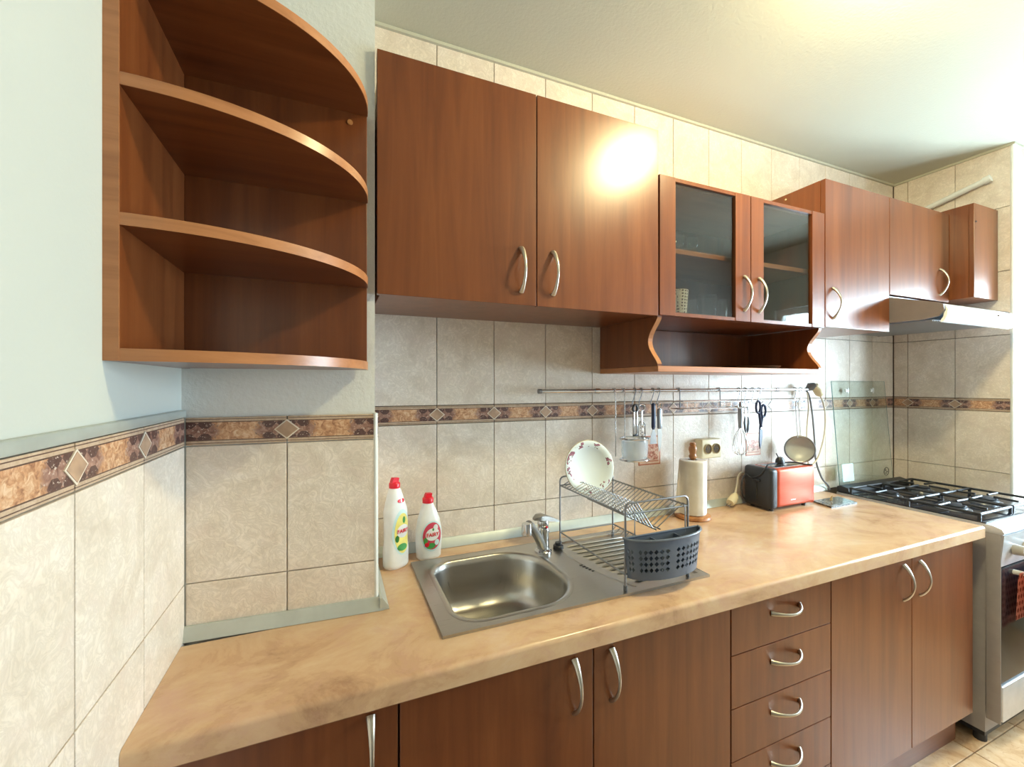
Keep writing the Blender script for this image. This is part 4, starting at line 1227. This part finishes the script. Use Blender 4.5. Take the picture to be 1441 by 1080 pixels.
# white plug behind the toaster
wp = thing('power_plug', (1.605, -0.045, 0.8605), 'cream power plug lying on the worktop left of the toaster', 'plug')
b = NB(); tube(b, [(1.583, -0.050, 0.882), (1.600, -0.046, 0.890), (1.622, -0.040, 0.902), (1.632, -0.036, 0.915)], [0.016, 0.019, 0.017, 0.008], 14); part('plug_head', b, M['cream'], wp)
b = NB(); tube(b, smooth_path([(1.632, -0.036, 0.915), (1.648, -0.030, 0.945), (1.662, -0.026, 0.985), (1.69, -0.022, 1.0), (1.73, -0.018, 0.98)]), 0.0042, 8); part('cable', b, M['cream_cable'], wp)
for dy in (-0.006, 0.008):
    b = NB(); cyl(b, (1.584, -0.049 + dy, 0.880), (1.566, -0.052 + dy, 0.871), 0.0022, 8); part('pin', b, M['chrome'], wp)

# dark trivet right of the toaster
tv = thing('trivet', (2.09, -0.172, 0.8602), 'dark marbled flat trivet between toaster and stove', 'trivet')
b = NB(); prism(b, [(2.010, -0.128), (1.985, -0.222), (2.168, -0.222), (2.195, -0.128)], 'z', 0.8602, 0.8675); part('slab', b, M['trivet'], tv)
b = NB(); prism(b, [(2.026, -0.138), (2.004, -0.212), (2.158, -0.212), (2.180, -0.138)], 'z', 0.8675, 0.8683); part('face', b, M['trivet'], tv)
b = NB(); tube(b, [(2.088, -0.160, 0.868), (2.089, -0.162, 0.885), (2.092, -0.163, 0.890)], [0.006, 0.003, 0.002], 8); part('tassel', b, M['brass'], tv)

# ------------------------------------------------------------------ double socket and printed tiles
so = thing('power_socket', (1.485, 0, 1.122), 'cream double power socket on the tiled wall above the towel roll', 'socket')
b = NB(); rbox(b, 1.428, 1.542, -0.042, -0.0005, 1.081, 1.163, 0.006, 3); part('housing', b, M['cream'], so)
for x in (1.463, 1.510):
    b = NB(); b2 = NB()
    for bb_, prof_ in ((b, [(0.0215, 0), (0.0225, 0.003), (0.0195, 0.004), (0.0185, 0.001)]), (b2, [(0, 0.0015), (0.0188, 0.0012), (0.0188, 0.0), (0, 0.0)])):
        lathe(bb_, prof_, (0, 0, 0), 22, close=False)
        bmesh.ops.rotate(bb_, verts=bb_.verts, cent=(0, 0, 0), matrix=Matrix.Rotation(PI / 2, 3, 'X'))
        bmesh.ops.translate(bb_, verts=bb_.verts, vec=(x, -0.042, 1.122))
    part('socket_ring', b, M['brass'], so); s2 = part('socket_well', b2, M['brown_dark'], so)
    for dx in (-0.0075, 0.0075):
        b = NB(); cyl(b, (x + dx, -0.0450, 1.122), (x + dx, -0.0425, 1.122), 0.0026, 8); part('contact_hole', b, M['black'], s2)

def decor(x0, x1, z0, z1, label):
    t = thing('decor_tile', ((x0 + x1) / 2, 0, z0), label, 'sticker', 'printed stickers on the wall tiles')
    b = NB(); box(b, x0, x1, -0.0014, -0.0001, z0, z1); part('border', b, M['decor_edge'], t)
    b = NB(); box(b, x0 + 0.005, x1 - 0.005, -0.0018, -0.0006, z0 + 0.005, z1 - 0.005); part('field', b, M['decor_field'], t)
    b = NB(); box(b, x0 + 0.012, x1 - 0.012, -0.0022, -0.0010, z0 + 0.020, z1 - 0.034); part('picture', b, M['decor'], t)
    b = NB(); box(b, x0 + 0.010, x1 - 0.010, -0.0022, -0.0010, z0 + 0.013, z0 + 0.017); part('line', b, M['decor_edge'], t)
decor(1.132, 1.243, 1.068, 1.186, 'red-bordered floral sticker under the hanging knives')
decor(1.742, 1.838, 1.068, 1.172, 'red-bordered floral sticker behind the scissors')
ro = thing('round_sticker', (2.847, 0, 0.904), 'small round outlined mark on the tile behind the stove', 'sticker')
b = NB(); tube(b, [(2.847 + 0.022 * math.cos(2 * PI * i / 24), -0.0012, 0.910 + 0.022 * math.sin(2 * PI * i / 24)) for i in range(24)], 0.0016, 6, closed=True); part('ring', b, M['black'], ro)
for dx, dz in ((-0.006, 0.007), (0.007, -0.002), (-0.003, -0.010)):
    b = NB(); cyl(b, (2.847 + dx, -0.0002, 0.910 + dz), (2.847 + dx, -0.0016, 0.910 + dz), 0.0048, 10); part('dot', b, M['black'], ro)

# ------------------------------------------------------------------ hanging rail and utensils
YRL, ZRL = -0.050, 1.372
rail = thing('utensil_rail', (1.37, YRL, ZRL), 'long chrome utensil rail fixed to the tiled wall', 'rail')
b = NB(); cyl(b, (0.664, YRL, ZRL), (2.085, YRL, ZRL), 0.0068, 14); part('tube', b, M['chrome'], rail)
for x in (0.664, 2.085):
    b = NB(); cyl(b, (x - 0.006, YRL, ZRL), (x + 0.006, YRL, ZRL), 0.0085, 14); part('end_cap', b, M['wire'], rail)
for x in (0.901, 1.88):
    b = NB(); cyl(b, (x - 0.010, YRL, ZRL), (x + 0.010, YRL, ZRL), 0.0095, 14); tube(b, [(x, YRL, ZRL), (x, -0.0005, ZRL - 0.004)], 0.006, 10); lathe_b = NB()
    part('bracket', b, M['chrome'], rail); lathe_b.free()

def hook_mesh():
    b = NB(); pts = []
    for i in range(9):   # over the rail
        a = R(-60) + R(240) * i / 8
        pts.append((0.0, 0.0098 * math.cos(a), 0.0098 * math.sin(a)))
    pts += [(-0.004, -0.0105, -0.012), (-0.012, -0.012, -0.030), (-0.020, -0.013, -0.045)]
    for i in range(1, 7):
        a = PI + PI * 0.9 * i / 6
        pts.append((-0.009 + 0.011 * math.cos(a), -0.013 - 0.001 * i, -0.048 + 0.011 * math.sin(a)))
    tube(b, smooth_path(pts, 2), 0.0018, 6)
    return finish(b, 's_hook', mat=M['wire'])
HKM = hook_mesh()
def hook(x, label):
    o = link('s_hook', HKM); o.location = (x, YRL, ZRL)
    props(o, label, 'hook', 'S hooks on the utensil rail')
    return (x - 0.010, YRL - 0.017, ZRL - 0.058)
HK = {}
for k, x in (('peeler', 1.072), ('corkscrew', 1.103), ('navy-handled spatula', 1.160), ('grey-handled knife', 1.190), ('whisk', 1.634), ('black tongs', 1.673), ('scissors', 1.762), ('sieve', 2.004)):
    HK[k] = hook(x, 'steel S hook on the rail holding the ' + k)
hook(1.720, 'empty steel S hook on the rail left of the scissors')
hook(2.046, 'empty steel S hook on the rail right of the sieve')

# wire holder with a clear cup
wh = thing('wire_holder', (1.03, -0.10, 1.115), 'chrome wire cup holder hanging at the left of the rail', 'holder')
hcx, hcy, hr = 1.030, -0.104, 0.058
for x in (0.976, 1.018):
    b = NB(); tube(b, [(x, YRL + 0.009, ZRL - 0.006), (x, YRL + 0.007, ZRL + 0.009), (x, YRL - 0.008, ZRL + 0.009), (x, YRL - 0.0105, ZRL), (x, YRL - 0.011, 1.125)], 0.0024, 8); part('hanger', b, M['chrome'], wh)
for z in (1.196, 1.118):
    b = NB(); tube(b, [(hcx + hr * math.cos(2 * PI * i / 32), hcy + hr * 0.75 * math.sin(2 * PI * i / 32), z) for i in range(32)], 0.0032, 8, closed=True); part('ring', b, M['chrome'], wh)
b = NB(); box(b, hcx - 0.05, hcx + 0.05, hcy - 0.002, hcy + 0.002, 1.115, 1.1175); part('base_bar', b, M['chrome'], wh)
b = NB(); lathe(b, [(0.0, 0.0), (0.046, 0.0), (0.050, 0.004), (0.053, 0.030), (0.053, 0.068), (0.051, 0.068), (0.051, 0.030), (0.047, 0.006), (0.0, 0.004)], (hcx, hcy, 1.1195), 32, sy=0.75, close=False)
single('plastic_cup', b, M['milky'], (hcx, hcy, 1.1195), 'clear empty cup standing in the wire holder on the rail', 'cup')

def hang(name, key, label, cat='utensil', rz=0.0):
    p = HK[key]
    return thing(name, p, label, cat, 'utensils hanging on the rail', rz)
# peeler: black eye, chrome handle
t = hang('peeler', 'peeler', 'vegetable peeler with black eyelet and chrome handle on the rail')
b = NB(); tube(b, [(0.010 * math.cos(2 * PI * i / 16), 0, -0.010 + 0.014 * math.sin(2 * PI * i / 16)) for i in range(16)], 0.004, 8, closed=True); part('eyelet', b, M['black'], t)
b = NB(); box(b, -0.010, -0.004, -0.004, 0.004, -0.110, -0.022, 0.0015); box(b, 0.004, 0.010, -0.004, 0.004, -0.110, -0.022, 0.0015); box(b, -0.010, 0.010, -0.003, 0.003, -0.028, -0.020, 0.001); part('handle', b, M['chrome'], t)
b = NB(); box(b, -0.010, 0.010, -0.0025, 0.0025, -0.116, -0.107, 0.001); part('blade', b, M['black'], t)
# corkscrew
t = hang('corkscrew', 'corkscrew', 'chrome winged corkscrew on the rail beside the peeler')
b = NB(); tube(b, [(0.015 * math.cos(2 * PI * i / 20), 0, -0.006 + 0.012 * math.sin(2 * PI * i / 20)) for i in range(20)], 0.003, 8, closed=True); part('ring_handle', b, M['chrome'], t)
b = NB(); cyl(b, (0, 0, -0.018), (0, 0, -0.070), 0.0042, 10); part('shaft', b, M['chrome'], t)
for s in (-1, 1):
    b = NB(); tube(b, [(s * 0.006, 0, -0.060), (s * 0.016, 0, -0.075), (s * 0.016, 0, -0.118)], 0.003, 8); part('wing', b, M['chrome'], t)
b = NB(); tube(b, [(0.005 * math.cos(i * 0.9), 0.005 * math.sin(i * 0.9), -0.070 - i * 0.0016) for i in range(36)], 0.0013, 6); part('worm', b, M['chrome'], t)
b = NB(); lathe(b, [(0.014, 0), (0.015, -0.02), (0.012, -0.022), (0.012, 0)], (0, 0, -0.118), 18, close=False); part('bell', b, M['chrome'], t)
# navy handled spatula
t = hang('spatula', 'navy-handled spatula', 'small spatula with navy handle and bright blade on the rail')
b = NB(); tube(b, [(0, 0, 0.010), (0, 0, 0.004), (0, -0.001, -0.03), (0, 0, -0.085), (0, 0, -0.094)], [0.004, 0.009, 0.0098, 0.0092, 0.005], 12, flat=0.6); part('handle', b, M['navy'], t)
b = NB(); prism(b, [(-0.004, -0.090), (0.004, -0.090), (0.013, -0.120), (0.016, -0.150), (-0.016, -0.150), (-0.013, -0.120)], 'y', -0.001, 0.001); part('blade', b, M['chrome'], t)
# grey handled knife
t = hang('kitchen_knife', 'grey-handled knife', 'grey-handled kitchen knife hanging right of the navy spatula', rz=0.0)
b = NB(); tube(b, [(0.010 * math.cos(2 * PI * i / 16), 0, -0.002 + 0.010 * math.sin(2 * PI * i / 16)) for i in range(16)], 0.0026, 8, closed=True); part('eyelet', b, M['chrome'], t)
b = NB(); box(b, -0.009, 0.009, -0.006, 0.006, -0.092, -0.014, 0.003); part('handle', b, M['wire'], t)
b = NB(); prism(b, [(-0.009, -0.092), (0.010, -0.092), (0.012, -0.12), (0.006, -0.165), (-0.002, -0.185), (-0.008, -0.15)], 'y', -0.001, 0.001); part('blade', b, M['steel'], t)
# whisk
t = hang('whisk', 'whisk', 'wire balloon whisk with dark handle on the rail')
b = NB(); tube(b, [(0, 0, 0.006), (0, 0, -0.004), (0, 0, -0.06), (0, 0, -0.106)], [0.005, 0.009, 0.0098, 0.008], 12); part('handle', b, M['wire'], t)
for k in range(5):
    a = PI * k / 5; b = NB(); pts = []
    for i in range(17):
        s = i / 16; ang = PI * s
        w = 0.031 * math.sin(ang) ** 0.8 * (1 if s < 0.5 else -1)
        rr_ = 0.004 + 0.027 * math.sin(ang * 1.0) ** 1.4
        u = -1 + 2 * s
        zz_ = -0.104 - 0.118 * (1 - abs(u) ** 2.2)
        xx_ = math.copysign(0.004 + 0.030 * math.sin(PI * (1 - abs(u)) ** 0.8 * 0.98) ** 0.9, u) if abs(u) > 0.02 else 0
        pts.append((xx_ * math.cos(a), xx_ * math.sin(a) * 0.8, zz_))
    tube(b, pts, 0.0011, 6); part('loop', b, M['chrome'], t)
# black tongs
t = hang('tongs', 'black tongs', 'slim black and steel tongs hanging right of the whisk')
for s in (-1, 1):
    b = NB(); tube(b, [(s * 0.002, 0, 0.0), (s * 0.010, 0, -0.03), (s * 0.009, 0, -0.06)], [0.003, 0.004, 0.003], 8, flat=0.7); ar = part('arm', b, M['chrome'], t)
    b = NB(); tube(b, [(s * 0.009, 0, -0.055), (s * 0.012, 0, -0.085), (s * 0.007, 0, -0.118), (s * 0.004, 0, -0.130)], [0.003, 0.0065, 0.006, 0.002], 8, flat=0.6); part('tip', b, M['black'], ar)
b = NB(); sphere(b, (0, 0, -0.018), 0.006, 10); part('spring', b, M['black'], t)
# scissors
t = hang('scissors', 'scissors', 'navy-handled kitchen scissors on the rail')
for s, dz in ((-1, 0.006), (1, -0.012)):
    b = NB(); tube(b, [(s * 0.018 + 0.0135 * math.cos(2 * PI * i / 20), 0.001 * s, -0.024 + dz + 0.027 * math.sin(2 * PI * i / 20)) for i in range(20)], 0.0046, 8, closed=True)
    tube(b, [(s * 0.012, 0.001 * s, -0.048 + dz), (s * 0.004, 0.001 * s, -0.085), (-s * 0.001, 0.001 * s, -0.112)], [0.005, 0.006, 0.006], 8); hd = part('finger_loop', b, M['navy'], t)
    b = NB(); prism(b, [(-0.008, -0.100), (0.007, -0.100), (0.006 - s * 0.003, -0.15), (-0.006 - s * 0.002, -0.205), (-0.011, -0.17)], 'y', 0.0015 * s - 0.001, 0.0015 * s + 0.001); part('blade', b, M['navy'], hd)
b = NB(); cyl(b, (0.0, -0.006, -0.112), (0.0, 0.004, -0.112), 0.006, 12); part('pivot', b, M['chrome'], t)
# sieve
t = hang('sieve', 'sieve', 'round fine-mesh sieve with a double wire handle at the right end of the rail')
hk = Vector(HK['sieve'])
b = NB(); tube(b, smooth_path([(-0.012, -0.012, -0.165), (-0.011, -0.004, -0.08), (-0.009, 0, -0.01), (0, 0, 0.004), (0.009, 0, -0.01), (0.011, -0.004, -0.08), (0.012, -0.012, -0.165)]), 0.0020, 8); part('wire_handle', b, M['chrome'], t)
sc_, sr = Vector((-0.004, -0.016, -0.218)), 0.060
rm = Matrix.Rotation(R(-48), 3, 'Z') @ Matrix.Rotation(R(90), 3, 'X')
b = NB(); tube(b, [sc_ + rm @ Vector((sr * math.cos(2 * PI * i / 36), sr * math.sin(2 * PI * i / 36), 0)) for i in range(36)], 0.0036, 8, closed=True); part('rim', b, M['wire'], t)
b = NB(); lathe(b, [(sr, 0), (sr * 0.96, -0.010), (sr * 0.82, -0.022), (sr * 0.55, -0.032), (sr * 0.25, -0.036), (0, -0.037)], (0, 0, 0), 36, close=False)
for v in b.verts: v.co = sc_ + rm @ v.co
part('mesh_bowl', b, M['sieve'], t)
b = NB(); tube(b, [sc_ + rm @ Vector(q_) for q_ in ((-0.012, -0.060, 0), (-0.010, -0.080, 0.0), (0.010, -0.080, 0.0), (0.012, -0.060, 0))], 0.002, 8); part('rest_hook', b, M['chrome'], t)

# wire spice shelf
ws = thing('wire_shelf', (1.43, -0.07, 1.295), 'shallow chrome wire shelf hanging in the middle of the rail', 'shelf')
wx0, wx1, wy0, wy1 = 1.245, 1.600, -0.125, -0.052
for x in (1.290, 1.512):
    b = NB(); tube(b, [(x, YRL + 0.009, ZRL - 0.008), (x, YRL + 0.007, ZRL + 0.009), (x, YRL - 0.008, ZRL + 0.0092), (x, YRL - 0.0105, ZRL), (x, wy1 - 0.010, 1.300)], 0.0024, 8); part('hanger', b, M['wire'], ws)
for z, r_ in ((1.330, 0.0022), (1.300, 0.0026)):
    b = NB(); tube(b, [(wx0, wy0, z), (wx1, wy0, z), (wx1, wy1 - 0.010, z), (wx0, wy1 - 0.010, z)], r_, 8, closed=True); part('frame', b, M['chrome'], ws)
for i in range(9):
    x = wx0 + 0.02 + i * (wx1 - wx0 - 0.04) / 8
    b = NB(); tube(b, [(x, wy0, 1.330), (x, wy0, 1.299), (x, wy1 - 0.010, 1.299)], 0.0014, 6); part('wire', b, M['chrome'], ws)

# plugs and cables hung at the rail end
pc = thing('cable_plug', (2.118, -0.055, 1.372), 'cream plug with cream and grey cables hung at the right end of the rail', 'plug')
b = NB(); tube(b, [(2.100, -0.045, 1.372), (2.112, -0.052, 1.385), (2.128, -0.062, 1.388)], [0.010, 0.020, 0.018], 14); part('plug_back', b, M['grey_cable'], pc)
b = NB(); tube(b, [(2.126, -0.062, 1.388), (2.142, -0.068, 1.374), (2.158, -0.068, 1.352), (2.164, -0.066, 1.343)], [0.019, 0.022, 0.020, 0.012], 14); part('plug_head', b, M['cream'], pc)
b = NB(); tube(b, smooth_path([(2.168, -0.066, 1.340), (2.205, -0.060, 1.290), (2.228, -0.052, 1.210), (2.222, -0.045, 1.120), (2.185, -0.040, 1.030), (2.130, -0.030, 0.985), (2.10, -0.022, 0.95)]), 0.0040, 8); part('cream_cable', b, M['cream_cable'], pc)
b = NB(); tube(b, smooth_path([(2.100, -0.045, 1.368), (2.112, -0.045, 1.290), (2.108, -0.040, 1.180), (2.120, -0.034, 1.06), (2.155, -0.026, 0.95), (2.185, -0.022, 0.895)]), 0.0034, 8); part('cream_cable', b, M['cream_cable'], pc)
b = NB(); tube(b, smooth_path([(2.092, -0.042, 1.374), (2.115, -0.048, 1.335), (2.140, -0.046, 1.240), (2.165, -0.040, 1.120), (2.185, -0.034, 1.02), (2.240, -0.028, 0.93), (2.29, -0.026, 0.890), (2.298, -0.030, 0.8655)]), 0.0042, 8); part('grey_cable', b, M['grey_cable'], pc)

# ------------------------------------------------------------------ things in the cabinets
def cup(name, x, y, z, prof, mat, label, group=None, sy=1.0):
    b = NB(); lathe(b, prof, (x, y, z), 22, close=False, sy=sy)
    return single(name, b, mat, (x, y, z), label, 'cup' if mat is M['cup'] else 'glass', group)
def glass_prof(r0, r1, h, t=0.0022): return [(0, 0), (r0, 0), (r1, h), (r1 - t, h), (r0 - t, 0.006), (0, 0.006)]
ZF = 1.6345
cup('patterned_cup', 1.112, -0.235, ZF, glass_prof(0.028, 0.034, 0.090, 0.003), M['cup'], 'cream and brown patterned cup behind the left glass door')
cup('drinking_glass', 1.185, -0.215, ZF, glass_prof(0.030, 0.033, 0.062), M['glass_clear'], 'low clear glass beside the patterned cup', 'glasses in the display cabinet')
cup('drinking_glass', 1.258, -0.225, ZF, glass_prof(0.033, 0.036, 0.085), M['glass_tint'], 'dark smoked tumbler between the clear glasses', 'glasses in the display cabinet')
cup('drinking_glass', 1.328, -0.232, ZF, glass_prof(0.016, 0.019, 0.075), M['glass_clear'], 'narrow clear shot glass right of the smoked tumbler', 'glasses in the display cabinet')
for i, (x, lb) in enumerate(((1.118, 'small stemmed glass on the upper shelf, leftmost'), (1.178, 'small stemmed glass on the upper shelf, second from left'), (1.245, 'small stemmed glass on the upper shelf, third from left'))):
    b = NB(); lathe(b, [(0, 0), (0.022, 0), (0.021, 0.002), (0.004, 0.005), (0.0035, 0.040), (0.010, 0.047), (0.019, 0.060), (0.020, 0.092), (0.0185, 0.092), (0.0175, 0.062), (0.0, 0.050)], (x, -0.17, 1.8535), 20, close=False)
    single('stemmed_glass', b, M['glass_clear'], (x, -0.17, 1.8535), lb, 'glass', 'stemmed glasses on the cabinet shelf')
b = NB(); lathe(b, [(0, 0), (0.085, 0), (0.105, 0.008), (0.108, 0.012), (0.103, 0.011), (0.082, 0.004), (0, 0.004)], (1.53, -0.185, 1.456), 36)
single('serving_tray', b, M['black_gloss'], (1.53, -0.185, 1.456), 'flat black glossy dish lying in the open niche', 'dish')
